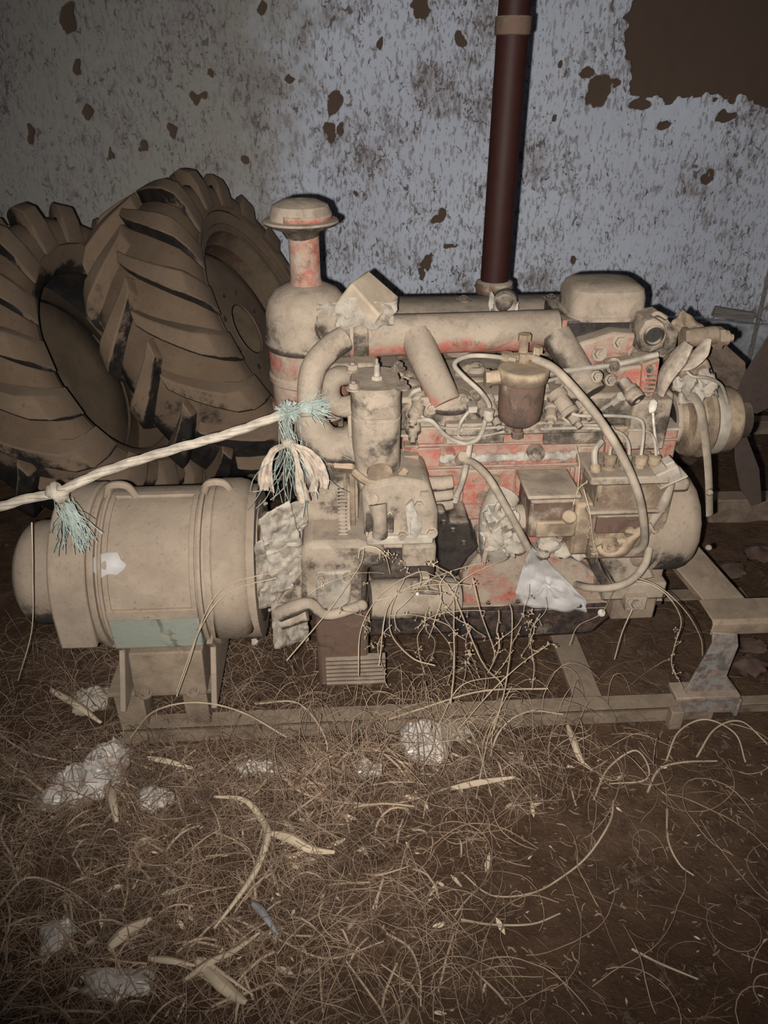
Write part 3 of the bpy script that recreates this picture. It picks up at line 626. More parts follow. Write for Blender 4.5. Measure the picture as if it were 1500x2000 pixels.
b = MB(); b.qp([(540, 1180), (590, 1110), (592, 1180)], .03, .10); P(b, 'gusset', M_dust, lh, bevel=.005)
b = MB(); b.tube([L(545, 1200, -.02), L(575, 1188, -.03), L(605, 1180, -.03), L(632, 1200, -.03), L(660, 1198, -.03), L(706, 1183, -.03)], [.018, .018, .014, .012, .012, .013], 12, 5); b.ball(L(706, 1183, -.03), .0145); P(b, 'hand_lever', M_dust, lh)
b = MB(); b.tube([L(548, 1212, .0), L(600, 1200, .0)], [.022, .016], 12, 1); P(b, 'lever_pivot', M_dust, lh)
b = MB(); b.b2(fx(604), fx(716), .04, .30, .12, L(650, 1190, .02).z); P(b, 'rear_support', M_brown, lh, bevel=.01)
for k in range(7):
    b = MB(); zz_ = .135 + k*.013; b.b2(fx(622), fx(752), .028, .05, zz_, zz_+.006); P(b, 'cooling_rib', M_brown, lh, bevel=.001)
# drive coupling, wrapped
b = MB(); b.lathe([(0, 0), (.13, 0), (.14, .02), (.142, .05), (.135, .10), (.12, .125), (0, .125)], (gx(528), YC+.02, ZC-.02), (1, 0, 0), 36); dc_ = P(b, 'drive_coupling', M_dust)
random.seed(8)
for k, q in enumerate([[(505, 1010), (565, 975), (590, 1060), (520, 1080)], [(520, 1060), (592, 1050), (590, 1150), (530, 1160)], [(498, 1060), (540, 1040), (545, 1180), (505, 1190)], [(528, 1150), (560, 1140), (575, 1260), (535, 1265)], [(560, 1190), (600, 1205), (604, 1248), (566, 1255)], [(540, 990), (600, 975), (602, 1030), (560, 1050)]]):
    yy = .0 + .012*k
    b = wrapsheet([L(u, v, yy + (.03 if i in (1, 2) else 0)) for i, (u, v) in enumerate(q)], k*3.1, .011, 26); P(b, 'plastic_wrap', M_wrap, dc_, solid=.001, label='torn dusty plastic wrapped round the coupling' if k == 0 else None)
# --- black bracket and gearbox below the starter
b = MB(); b.qb(722, 1064, 850, 1132, .06, .30); P(b, 'reduction_gearbox', M_dark, bevel=.008)
b = MB(); b.qb(786, 1066, 852, 1110, .045, .20); P(b, 'gearbox_cover', M_dust, bevel=.008)
b = MB(); b.qp([(858, 1118), (854, 1000), (870, 1000), (878, 1020), (918, 1022), (922, 1050), (936, 1070), (915, 1090), (905, 1105), (890, 1130)], .05, .17); P(b, 'starter_bracket', M_black, bevel=.006, label='black oily casting bracket')
for (u, v) in ((884, 1035), (866, 1020), (905, 1060)):
    b = MB(); b.bolt(L(u, v, .05), (0, -1, 0), .008, .008, False); P(b, 'bolt', M_black)
# horizontal centrifugal filter body, low front
b = MB(); a, c = L(722, 1172, .06), L(895, 1165, .08); b.tube([a, a.lerp(c, .05), a.lerp(c, .9), c], [.046, .050, .050, .040], 24, 1); P(b, 'filter_body', M_dust)
b = MB(); b.qb(770, 1186, 900, 1210, .09, .20); P(b, 'filter_base', M_pan, bevel=.01)
b = MB(); b.qp([(802, 1160), (806, 1148), (818, 1146), (822, 1128), (840, 1128), (842, 1146), (858, 1152), (858, 1164)], -.0, .03); b2_ = P(b, 'filter_clip', M_dark, bevel=.004)
b = MB(); b.cyl(L(815, 1160, .0), L(815, 1160, -.004), .004, n=12); P(b, 'rivet', M_white, b2_)
# --- fuel filter
c = L(1016, 800, .075); z0, z1 = L(1016, 846, .03).z, L(1016, 742, .03).z-.018
b = MB(); b.lathe([(0, z0-.020), (.010, z0-.020), (.010, z0-.003), (.030, z0), (.043, z0+.012), (.046, z0+.03), (.047, z1-.012), (.047, z1)], (c.x, .08, 0), (0, 0, 1), 32); ff = P(b, 'fuel_filter_bowl', M_brown, label='rusty brown fuel filter bowl with drain plug')
b = MB(); b.lathe([(0, z0-.034), (.013, z0-.034), (.013, z0-.022), (0, z0-.022)], (c.x, .08, 0), (0, 0, 1), 6); P(b, 'drain_plug', M_brown, ff)
b = MB(); b.lathe([(.047, z1-.004), (.051, z1), (.053, z1+.012), (.053, z1+.022), (.050, z1+.026), (0, z1+.026)], (c.x, .08, 0), (0, 0, 1), 32); b.box((c.x+.01, .115, z1+.012), (.09, .07, .024)); P(b, 'filter_head', M_pump, ff, bevel=.003)
b = MB(); b.tube([(c.x-.075, .075, z1+.004), (c.x-.045, .08, z1+.006)], .016, 12, 1); b.cyl((c.x-.08, .075, z1+.004), (c.x-.07, .075, z1+.004), .020, n=6); P(b, 'inlet_fitting', M_pump, ff)
b = MB(); q = L(1020, 705, .12); b.cyl((q.x, .11, z1+.02), (q.x, .11, z1+.045), .012, n=6); b.box((q.x-.005, .12, z1+.035), (.075, .02, .010)); b.cyl((q.x, .12, z1+.04), (q.x, .12, z1+.068), .010, n=12); b.cyl((q.x, .12, z1+.068), (q.x, .12, z1+.082), .014, n=6); b.cyl((q.x+.03, .12, z1+.04), (q.x+.03, .12, z1+.055), .011, n=6); b.cyl((q.x-.035, .115, z1+.030), (q.x-.035, .115, z1+.045), .013, n=6); P(b, 'banjo_fitting', M_pump, ff)
# --- injectors and their pipes
def injector(u, v, y, dirv, s=1.0):
    p = L(u, v, y); d = Vector(dirv).normalized(); b = MB()
    b.lathe([(0, 0), (.019*s, 0), (.019*s, .012*s), (.015*s, .016*s), (.015*s, .040*s), (.017*s, .042*s), (.017*s, .052*s), (.010*s, .055*s), (.010*s, .070*s), (.006*s, .072*s), (.006*s, .082*s), (0, .082*s)], p, d, 14)
    return P(b, 'injector', M_dust, label=None)
injector(822, 778, .16, (-.35, -.9, -.5)); injector(808, 805, .15, (-.1, -.9, -.55)); injector(928, 772, .17, (.2, -.9, -.35)); injector(948, 778, .17, (.35, -.8, -.7)); injector(1085, 768, .17, (.5, -.8, -.6), 1.2); injector(1076, 795, .16, (-.2, -.9, -.3), .8); injector(1100, 760, .19, (.6, -.9, -.1), .8)
injector(1128, 775, .17, (.3, -.9, -.6), .8)
for k, pts in enumerate(([(815, 822, .09), (842, 822, .085), (870, 850, .085), (905, 866, .085), (935, 855, .085), (950, 815, .085)],
                         [(952, 805, .085), (955, 790, .085), (938, 765, .085), (905, 735, .09), (888, 715, .10), (895, 703, .11), (920, 695, .12), (960, 696, .12), (1008, 703, .10)],
                         [(822, 812, .10), (850, 830, .10), (890, 838, .105), (985, 834, .115)], [(905, 838, .10), (894, 848, .10), (905, 856, .10), (940, 852, .11), (985, 843, .12)],
                         [(1055, 838, .12), (1120, 836, .12), (1180, 838, .11), (1215, 848, .09), (1228, 870, .07), (1228, 905, .05)],
                         [(1110, 805, .12), (1135, 812, .11), (1200, 812, .10), (1245, 818, .09), (1257, 838, .07), (1250, 905, .05)],
                         [(1225, 840, .11), (1262, 842, .10), (1278, 860, .06), (1282, 905, .05)], [(1098, 815, .12), (1120, 828, .12), (1180, 832, .12), (1200, 842, .10), (1192, 880, .06), (1190, 905, .05)],
                         [(1055, 735, .12), (1100, 725, .15), (1200, 712, .15), (1285, 692, .15)], [(1055, 748, .12), (1095, 738, .14), (1110, 742, .15)],
                         [(800, 775, .14), (808, 765, .13), (822, 760, .13)])):
    b = MB(); r_ = (.0050, .0050, .0032, .0028, .0036, .0036, .0032, .0034, .006, .004, .005)[k]
    b.tube([L(*q) for q in pts], r_, 8, 6); P(b, 'fuel_pipe', M_wire)
b = MB(); b.cyl(L(952, 812, .07), L(955, 800, .07), .012, n=14); b.ball(L(955, 816, .068), .010); P(b, 'pipe_union', M_wire)
b = MB(); b.qb(915, 795, 932, 806, .08, .11); b.tube([L(918, 800, .09), L(900, 825, .09), L(896, 845, .10)], .004, 6); P(b, 'pipe_clip', M_wire)
# --- fuel injection pump
y0 = .0
b = MB(); b.qb(1158, 940, 1305, 1092, y0+.02, .14); ip = P(b, 'injection_pump', M_pump, bevel=.008)
b = MB(); b.qb(1155, 932, 1308, 948, y0+.005, .13); b.qb(1150, 998, 1300, 1006, y0+.008, .13); P(b, 'pump_ledge', M_dust, ip, bevel=.004)
b = MB(); b.qb(1165, 1008, 1250, 1042, y0+.012, .1); P(b, 'side_plate', M_brown, ip, bevel=.003)
b = MB(); c = L(1177, 975, y0+.02); b.lathe([(.013, -.002), (.013, .006), (.007, .006), (.007, .0)], c, (0, -1, 0), 16); P(b, 'level_plug', M_pump, ip)
for k, u in enumerate((1186, 1216, 1246, 1272)):
    c = L(u, 928, .05); b = MB(); b.lathe([(0, -.01), (.016, -.01), (.016, .018), (.011, .020), (.011, .028), (.014, .030), (.014, .046), (.005, .048), (0, .048)], c, (0, 0, 1), 10); P(b, 'delivery_valve', M_pump, ip)
b = MB(); c = L(1162, 918, .04); b.cyl(c-Vector((0, 0, .02)), c+Vector((0, 0, .004)), .013, n=14); b.ball(c+Vector((0, 0, .004)), .013); P(b, 'filler_plug', M_pump, ip)
b = MB(); b.tube([L(1162, 912, .04), L(1162, 880, .05), L(1175, 862, .07)], .0065, 8); P(b, 'overflow_pipe', M_wire, ip)
b = MB(); b.tube([L(1170, 1065, .01), L(1182, 1078, .0), L(1215, 1075, -.005), L(1235, 1050, -.005), L(1252, 1035, .0)], [.012, .014, .013, .012, .010], 10); c = L(1190, 1062, .0); b.lathe([(.014, 0), (.019, .0), (.019, .014), (.010, .014), (.009, .002)], c, (0, -1, 0), 16)
b.ball(L(1232, 1040, .0), (.020, .016, .014), 12, 8, lambda q: crumple(q, .5, 2, 3)); b.ball(L(1216, 1060, .0), (.022, .014, .016), 12, 8, lambda q: crumple(q, .5, 2, 5)); P(b, 'feed_pump', M_pump, ip)
b = MB(); b.qp([(1165, 1082), (1252, 1082), (1270, 1108), (1280, 1130), (1200, 1142), (1180, 1110)], .06, .14); P(b, 'pump_bracket', M_dust, bevel=.006)
b = MB(); b.qp([(1152, 1090), (1166, 1086), (1180, 1120), (1200, 1148), (1178, 1150), (1156, 1115)], .03, .12); P(b, 'bracket_rib', M_dark, bevel=.004)
b = MB(); b.qb(1178, 1140, 1300, 1172, .06, .30); P(b, 'front_support', M_dust, bevel=.006)
b = MB(); c = L(1240, 1175, .06); b.qb(1222, 1168, 1262, 1192, .04, .10); b.bolt(L(1240, 1178, .04), (0, -1, .3), .012, .016); P(b, 'mounting_foot', M_dust, bevel=.005)
# governor box left of the pump
b = MB(); b.qb(1034, 978, 1120, 1050, .03, .15); gv = P(b, 'governor_box', M_brown, bevel=.006)
b = MB(); a = L(1030, 975, .022); zz = a.z; x0_, x1_ = L(1030, 976, .02).x, L(1136, 970, .02).x
b.prism([(x0_, zz), (x1_, zz), (x1_, zz+.010), (x0_, zz+.010)], .015, .145); P(b, 'lid', M_dust, gv, bevel=.004)
b = MB(); b.qb(1048, 1020, 1125, 1050, .022, .1); b.cyl(L(1112, 1010, .03), L(1112, 1010, .01), .016, n=14); P(b, 'boss', M_pump, gv, bevel=.004)
b = MB(); b.lathe([(0, 0), (.032, 0), (.036, .01), (.036, .02), (.028, .024), (.028, .05), (0, .05)], L(1005, 1015, .09), (1, 0, 0), 20); P(b, 'coupling_flange', M_dust)
b = MB(); b.qb(1120, 985, 1162, 1085, .035, .14); P(b, 'adapter_housing', M_pump, bevel=.008)
for k, (u, v, w_, h_) in enumerate(((1072, 1062, .035, .022), (1100, 1075, .03, .02), (1130, 1080, .028, .02), (1060, 1080, .022, .018))):
    b = MB(); b.ball(L(u, v, .07), (w_, .03, h_), 14, 9, lambda q: crumple(q, .5, 2, k+2)); P(b, 'crumpled_wrap', M_wrap)
# --- round timing-end drum at the right
b = MB(); xd = L(1268, 1020, .0).x; xe = L(1388, 1020, .0).x
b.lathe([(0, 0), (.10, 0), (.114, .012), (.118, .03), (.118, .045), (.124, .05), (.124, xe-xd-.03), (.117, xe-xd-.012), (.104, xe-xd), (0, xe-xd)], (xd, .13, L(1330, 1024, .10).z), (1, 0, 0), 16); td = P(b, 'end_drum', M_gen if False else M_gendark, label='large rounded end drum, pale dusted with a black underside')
b = MB(); b.qb(1300, 940, 1350, 965, .05, .2); P(b, 'drum_shoulder', M_dust, td, bevel=.012)
for (u, v) in ((1386, 962), (1384, 1070)):
    b = MB(); b.ball(L(u, v, .03), .008, 8, 6); P(b, 'bolt', M_dust, td)
b = MB(); b.tube([L(1268, 1022, .0), L(1278, 1040, -.008), L(1284, 1036, -.012)], .004, 6); P(b, 'stop_pin', M_dust, td)
b = MB(); b.b2(xd-.01, xd+.10, .08, .25, .27, L(1300, 1100, .05).z-.02); P(b, 'drum_cradle', M_frame, bevel=.006)
# filler cap box leaning on the pump, and its tube
b = MB(); Mx = Matrix.Rotation(R(-28), 3, 'Y') ; c = L(1300, 922, .03); b.box(c, (.050, .045, .034), Mx); b.box(c + Mx @ Vector((.012, -.002, .018)), (.020, .032, .022), Mx); b.box(c + Mx @ Vector((.004, 0, -.018)), (.064, .05, .006), Mx); P(b, 'filler_cap', M_wrap, bevel=.004)
b = MB(); b.tube([L(1308, 945, .03), L(1295, 985, .02), L(1272, 1020, .02), L(1262, 1050, .03)], [.011, .012, .010, .008], 12); P(b, 'filler_tube', M_hose)
# --- hoses
b = MB(); b.tube([L(1042, 700, .09), L(1085, 722, .06), L(1140, 780, .02), L(1185, 840, -.02), L(1222, 905, -.045), L(1248, 970, -.055), L(1258, 1030, -.05), L(1256, 1065, -.03), L(1238, 1078, -.01)], .0088, 12, 8); P(b, 'fuel_hose', M_hose, label='long curved hose from filter to pump')
b = MB(); b.tube([L(900, 898, .10), L(925, 905, .08), L(955, 935, .05), L(985, 985, .03), L(1010, 1030, .02), L(1032, 1072, .015)], .0085, 12, 8); b.cyl(L(897, 900, .11), L(905, 892, .09), .012, n=14); P(b, 'vent_hose', M_hose)
b = MB(); b.tube([L(1268, 1072, .0), L(1258, 1105, -.03), L(1230, 1135, -.04), L(1190, 1148, -.03), L(1150, 1148, .0), L(1125, 1142, .05)], .0088, 12, 8); P(b, 'return_hose', M_hose)
# --- oil filler, wrapped in plastic, and white sheet hanging from it
b = MB(); b.tube([L(985, 965, .13), L(968, 1000, .10), L(965, 1040, .09), L(968, 1075, .11)], [.038, .036, .036, .040], 18, 5); P(b, 'oil_filler_neck', M_wrap)
b = MB(); b.qb(932, 1048, 992, 1082, .10, .16); P(b, 'filler_base', M_dust, bevel=.006)
for k, q in enumerate([[(938, 992), (975, 970), (990, 1030), (945, 1035)], [(975, 1000), (1005, 985), (1035, 1075), (990, 1085)], [(935, 1040), (985, 1030), (1000, 1085), (940, 1062)]]):
    b = wrapsheet([L(u, v, .05+.02*(k == 2)) for u, v in q], k*2.3+1, .025, 14); P(b, 'plastic_wrap', M_wrap, solid=.001)
b = MB(); b.qp([(940, 1102), (950, 1050), (958, 1050), (947, 1104)], .06, .066); P(b, 'red_strip', M_redhi, label='thin red strip')
# --- front end (right): thermostat housing, pulleys, fan
b = MB(); b.qp([(1090, 705), (1130, 672), (1200, 650), (1262, 655), (1285, 700), (1250, 712), (1170, 722), (1160, 732)], .22, .36); P(b, 'thermostat_housing', M_red, bevel=.008)
b = MB(); b.qp([(1195, 722), (1262, 712), (1256, 775), (1240, 772), (1205, 748)], .15, .24); P(b, 'front_casting', M_redhi, bevel=.006)
b = MB(); b.qp([(1256, 712), (1290, 700), (1282, 760), (1268, 792), (1250, 778)], .14, .24); P(b, 'lettered_casting', M_red, bevel=.004)
for k in range(6):
    b = MB(); z = L(1270, 735, .135).z - k*.010; b.b2(L(1266, 740, .13).x, L(1283, 740, .13).x, .134, .142, z-.002, z+.002); P(b, 'cast_mark', M_dust)
b = MB(); b.qb(1232, 782, 1306, 880, .13, .26); P(b, 'front_plate', M_dust, bevel=.006)
for (u, v) in ((1210, 668), (1198, 714), (1268, 718), (1240, 690), (1170, 690)):
    b = MB(); b.bolt(L(u, v, .15 if v > 705 else .22), (0, -1, .2), .012, .012); P(b, 'bolt', M_head)
b = MB(); b.qp([(1253, 688), (1250, 650), (1262, 628), (1280, 622), (1297, 632), (1303, 655), (1296, 680), (1270, 690)], .17, .20); sf = P(b, 'outlet_flange', M_dust, bevel=.004)
c = L(1276, 654, .168); b = MB(); b.lathe([(.014, -.004), (.021, -.002), (.023, .004), (.019, .008), (.016, .002), (.0, .001)], c, (0, -1, 0), 24); P(b, 'gauge_ring', M_dark, sf)
b = MB(); b.lathe([(.0, .003), (.015, .003), (.015, -.002)], c, (0, -1, 0), 20); b.box(c+Vector((0, -.006, .003)), (.004, .003, .016)); P(b, 'gauge_glass', M_glass, sf)
b = MB(); b.qp([(1252, 690), (1240, 680), (1248, 650), (1262, 625), (1300, 618), (1325, 650), (1320, 680), (1296, 700)], .202, .28); b.tube([L(1268, 625, .2), L(1282, 612, .2), L(1302, 622, .2)], .006, 8); P(b, 'outlet_body', M_head, bevel=.008)
b = MB(); b.tube([L(1335, 660, .16), L(1345, 660, .16), L(1390, 655, .17), L(1398, 654, .17)], [.019, .020, .020, .019], 18, 1); b.cyl(L(1332, 660, .16), L(1340, 660, .16), .023, n=6); b.cyl(L(1398, 660, .17), L(1408, 660, .17), .025, n=6); b.cyl(L(1408, 660, .17), L(1420, 660, .17), .017, n=14); b.cyl(L(1420, 660, .17), L(1430, 660, .17), .009, n=12); P(b, 'temperature_sender', M_frame)
b = wrapsheet([L(1300, 640, .22), L(1335, 600, .26), L(1372, 632, .26), L(1368, 662, .22)], 4, .012, 12); P(b, 'canvas_flap', M_pump, solid=.004, label='folded brown canvas flap')
b = MB(); b.tube([L(1290, 770, .13), L(1300, 735, .13), L(1325, 700, .13), L(1345, 670, .13)], [.016, .032, .036, .022], 12, 6, flat=.35); P(b, 'cloth_wrap', M_cloth, label='dusty cloth tied round the front pipe')
b = MB(); b.tube([L(1318, 720, .12), L(1345, 712, .12), L(1368, 690, .13), L(1382, 662, .14)], [.018, .024, .024, .012], 12, 6, flat=.35); P(b, 'cloth_wrap', M_cloth)
b = wrapsheet([L(1310, 735, .16), L(1380, 715, .18), L(1405, 770, .17), L(1325, 785, .14)], 9, .03, 16); P(b, 'cover_sheet', M_wrap, solid=.003)
b = MB(); b.qp([(1325, 722), (1385, 700), (1402, 745), (1412, 790), (1330, 790)], .19, .30); P(b, 'water_pump', M_pump, bevel=.012)
b = MB(); b.tube([L(1335, 718, .13), L(1352, 735, .11), L(1380, 738, .11), L(1408, 752, .13), L(1422, 790, .16)], .0035, 6); P(b, 'wire', M_wire)
# black nozzle
d = Vector((.45, -.75, -.5)).normalized(); c = L(1215, 745, .12); b = MB(); b.lathe([(0, 0), (.014, 0), (.014, .02), (.018, .022), (.018, .055), (.012, .057), (.008, .057), (.007, .045)], c, d, 12); P(b, 'brass_nozzle', M_dark)
b = MB(); b.lathe([(.0185, .030), (.0185, .050)], c, d, 12); P(b, 'nozzle_sleeve', M_dust, solid=.002)
b = MB(); b.tube([L(1175, 800, .13), L(1198, 785, .11), L(1215, 772, .09)], .004, 6); b.cyl(L(1200, 785, .11), L(1214, 774, .09), .011, n=6); P(b, 'pipe_union', M_wire)
# pulleys
pc = L(1330, 828, .20); px0 = L(1310, 828, .20).x
b = MB(); b.lathe([(.050, 0), (.064, 0), (.066, .006), (.064, .012), (.052, .012), (.050, 0)], (px0, .22, pc.z), (1, 0, 0), 36); P(b, 'pulley_rim', M_dust)
b = MB(); b.lathe([(.0, .002), (.049, .002), (.049, .011)], (px0, .22, pc.z), (1, 0, 0), 28); P(b, 'bore_shade_disc', M_black)  # flat black disc, the shade inside the open ring put in as colour
b = MB(); b.lathe([(.0, .012), (.05, .012), (.05, .03), (.080, .035), (.086, .045), (.086, .05), (.072, .058), (.072, .064), (.088, .072), (.088, .082), (.080, .09), (.078, .14), (.072, .150), (0, .150)], (px0, .22, pc.z), (1, 0, 0), 40); pu = P(b, 'fan_pulley', M_pump)
b = MB(); b.lathe([(.079, .084), (.082, .086), (.082, .112), (.079, .116)], (px0, .22, pc.z), (1, 0, 0), 40); P(b, 'pale_band', M_wire, pu)
b = MB(); b.tube([L(1336, 762, .22), L(1352, 770, .15), L(1368, 800, .12), L(1378, 860, .115), L(1384, 930, .12), L(1386, 1005, .13)], .011, 8, 6, flat=.4); P(b, 'drive_belt', M_hose, label='flat pale drive belt hanging down the front')
b = MB(); hub = Vector((px0+.165, .22, pc.z)); b.cyl(hub-Vector((.02, 0, 0)), hub+Vector((.02, 0, 0)), .045, n=24); P(b, 'fan_hub', M_blade)
for a0, l0, wid in ((62, .33, .10), (-62, .24, .032), (180-30, .22, .07), (180+50, .22, .07)):
    b = MB(); ca, sa = math.cos(R(a0)), math.sin(R(a0)); ax_ = Vector((.0 if False else .38*(1 if abs(a0) < 90 else -.3), -ca*.25, sa)).normalized() if abs(a0) < 90 else Vector((0, .8 if a0 < 180 else .7, sa)).normalized()
    side = ax_.cross(Vector((0, -1, 0))).normalized(); nrm = ax_.cross(side).normalized()
    pts = [hub + ax_*.03 - side*wid*.35, hub + ax_*.03 + side*wid*.35, hub + ax_*.10 + side*wid*.8, hub + ax_*(l0*.75) + side*wid*.95, hub + ax_*l0 + side*wid*.45, hub + ax_*l0*1.0 - side*wid*.35, hub + ax_*l0*.62 - side*wid*.75, hub + ax_*.10 - side*wid*.6]
    n = len(pts); b.add([p_ + nrm*.0015 for p_ in pts] + [p_ - nrm*.0015 for p_ in pts], [tuple(range(n)), tuple(range(2*n-1, n-1, -1))] + [(i, i+n, (i+1) % n+n, (i+1) % n) for i in range(n)])
    P(b, 'fan_blade', M_blade, bevel=.001)

# ------------------------------------------------------------------ exhaust stack
pb = W(965, 556, 2.0); t = thing('exhaust_pipe', 'tall dark rusty red pipe standing upright behind the engine', 'pipe', Matrix.Translation(pb))
b = MB(Matrix()); b.lathe([(.036, 0), (.0355, .60), (.036, 1.6), (.031, 1.6), (.031, 0)], pb, (0, 0, 1), 28); b.build('tube', M_pipe, t)
zj = W(1003, 50, 2.0).z; b = MB(Matrix()); b.lathe([(.036, -.018), (.040, -.016), (.040, .016), (.036, .018)], (pb.x, pb.y, zj), (0, 0, 1), 28); b.build('coupling', M_brown, t)
b = MB(Matrix()); b.lathe([(.036, .012), (.047, .008), (.049, -.004), (.044, -.022), (.036, -.03), (.0, -.03)], pb, (0, 0, 1), 28); b.build('flange', M_brown, t)
b = MB(); c = EFI @ pb; b.tube([c+Vector((0, 0, -.02)), c+Vector((.005, -.01, -.06)), L(985, 590, .46), L(986, 592, .385)], [.036, .036, .032, .028], 18, 5); P(b, 'exhaust_elbow', M_dark)
b = MB(); b.ball(L(986, 592, .385), (.022, .008, .022), 14, 8); P(b, 'elbow_plug', M_dark)
b = MB(); b.ball(L(960, 590, .40), (.012, .015, .025), 12, 8, lambda q: crumple(q, .7, 2, 1)); b.ball(L(1006, 602, .39), (.013, .012, .02), 12, 8, lambda q: crumple(q, .7, 2, 4)); P(b, 'wool_stuffing', M_gasket)

# ------------------------------------------------------------------ dusty block on the intake
Mb = EF @ Matrix.Translation(L(716, 592, .27)) @ Matrix.Rotation(R(40), 4, 'Y') @ Matrix.Rotation(R(-14), 4, 'Z') @ Matrix.Rotation(R(28), 4, 'X')
b = MB(Mb); b.add([(-.052, -.036, -.033), (.046, -.045, -.030), (.050, .05, -.034), (-.048, .052, -.03), (-.050, -.030, .036), (.040, -.040, .030), (.046, .048, .036), (-.044, .05, .032)],
      [(3, 2, 1, 0), (4, 5, 6, 7), (0, 1, 5, 4), (1, 2, 6, 5), (2, 3, 7, 6), (3, 0, 4, 7)])
tag(b.build('broken_block', M_block, bevel=.005), 'pale dusty block standing on its corner on top of the intake', 'block')

# ------------------------------------------------------------------ rope, twine, rags
def rope(pts, r, name, mat, parent=None, tw=38, fr=Matrix()):
    Q = catmull(pts, 26); b = MB(fr); d = [0]
    for i in range(1, len(Q)): d.append(d[-1] + (Q[i]-Q[i-1]).length)
    for s_ in range(3):
        pp = []
        for i, q in enumerate(Q):
            t_ = (Q[min(i+1, len(Q)-1)] - Q[max(i-1, 0)]).normalized(); a_, b_ = basis(t_); ph = d[i]*tw + s_*2.094
            pp.append(q + (a_*math.cos(ph) + b_*math.sin(ph))*r*.36)
        b.tube(pp, r*.70, 7, 1)
    return b.build(name, mat, parent)
K1 = EW(112, 962, -.04); K2 = EW(560, 806, .085)
rp = thing('rope', 'dirty white rope stretched from left edge over the generator to engine pipe', 'rope', Matrix.Translation(K1))
rope([EW(-120, 1018, -.06), EW(-10, 992, -.05), EW(60, 972, -.045), K1, EW(200, 922, -.01), EW(330, 880, .03), EW(450, 846, .06), EW(535, 815, .085), K2], .0095, 'main_rope', M_rope, rp)
b = MB(Matrix())
for k in range(4):
    ax_ = Vector((math.sin(k*1.9), .3*math.cos(k), math.cos(k*1.3))).normalized(); a_, b_ = basis(ax_)
    b.tube([K1 + (a_*math.cos(t_*math.pi/5) + b_*math.sin(t_*math.pi/5))*.016 for t_ in range(11)], .0075, 8, 4)
b.build('knot', M_rope, rp)
random.seed(3)
def fray(c, dirv, n, ln, sp, r=.0011, k=5):
    b = MB(Matrix()); dirv = Vector(dirv)
    for i in range(n):
        d = (dirv + Vector([random.gauss(0, sp) for _ in range(3)])).normalized(); p = Vector(c) + Vector([random.gauss(0, ln*.08) for _ in range(3)]); pts = [p.copy()]
        for j in range(k):
            d = (d + Vector([random.gauss(0, .25) for _ in range(3)]) + dirv*.1).normalized(); p = p + d*ln/k*random.uniform(.7, 1.2); pts.append(p.copy())
        b.tube(pts, r, 3, 2, cap=False)
    return b
b = fray(EW(128, 988, -.05), (.14, -.05, -.95), 70, .10, .05, .0009); b.build('frayed_tail', M_teal, rp, label='frayed teal tail hanging from the knot')
tw_ = thing('twine', 'faded teal frayed twine tied round the curved coolant pipe', 'twine', Matrix.Translation(EW(570, 800, .08)))
b = fray(EW(562, 805, .085), (0, -.2, 0), 240, .028, .9, .0008); b.build('frayed_knot', M_teal, tw_)
b = fray(EW(590, 797, .07), (1, -.1, .1), 60, .06, .08, .0009); b.build('strand', M_teal, tw_)
b = fray(EW(566, 830, .07), (.1, -.1, -1), 40, .19, .03, .0009, 7); b.build('hanging_strand', M_teal, tw_)
rg = thing('rag_strips', 'torn cream cloth strips hanging in loops below the teal twine', 'rag', Matrix.Translation(EW(560, 880, .03)))
def ribbon(pts, w0, mat, parent, name, sd=0):
    Q = catmull(pts, 8); b = MB(Matrix()); vs = []; m = 6
    for i, q in enumerate(Q):
        d = (Q[min(i+1, len(Q)-1)]-Q[max(i-1, 0)]).normalized(); tw2 = .9*math.sin(i*.11+sd*1.7)
        s_ = d.cross(Vector((math.sin(tw2), -math.cos(tw2), .1))).normalized(); nn = d.cross(s_)
        ww = w0*(.45+.75*min(1, i/len(Q)*2.2))
        for j in range(m):
            e = (j/(m-1)-.5)*2; vs.append(q + s_*ww*(e+.15*MN.noise(q*90+Vector((j*3, sd, 0)))) + nn*(.0022*math.sin(j*2.6+sd) + .003*MN.noise(q*50+Vector((0, j, sd)))))
    b.add(vs, [(i*m+j, i*m+j+1, (i+1)*m+j+1, (i+1)*m+j) for i in range(len(Q)-1) for j in range(m-1)]); return b.build(name, mat, parent, solid=.001, sharp=24)
for k, (w0, pts) in enumerate(((.009, [(560, 868), (538, 878), (522, 900), (514, 930), (515, 958)]), (.006, [(540, 880), (528, 905), (526, 935), (532, 962)]), (.011, [(564, 868), (575, 890), (582, 920), (586, 950), (598, 982)]),
            (.010, [(568, 866), (590, 880), (605, 905), (616, 935), (612, 962)]), (.009, [(572, 868), (600, 882), (620, 905), (632, 930), (634, 955)]))):
    ribbon([EW(u, v, .035-.006*i-.004*k) for i, (u, v) in enumerate(pts)], w0, M_cloth, rg, 'strip', k)
b = MB(Matrix()); b.ball(EW(563, 866, .04), (.018, .014, .013), 14, 10, lambda q: crumple(q, .5, 2.2, 2)); b.build('knot', M_cloth, rg)

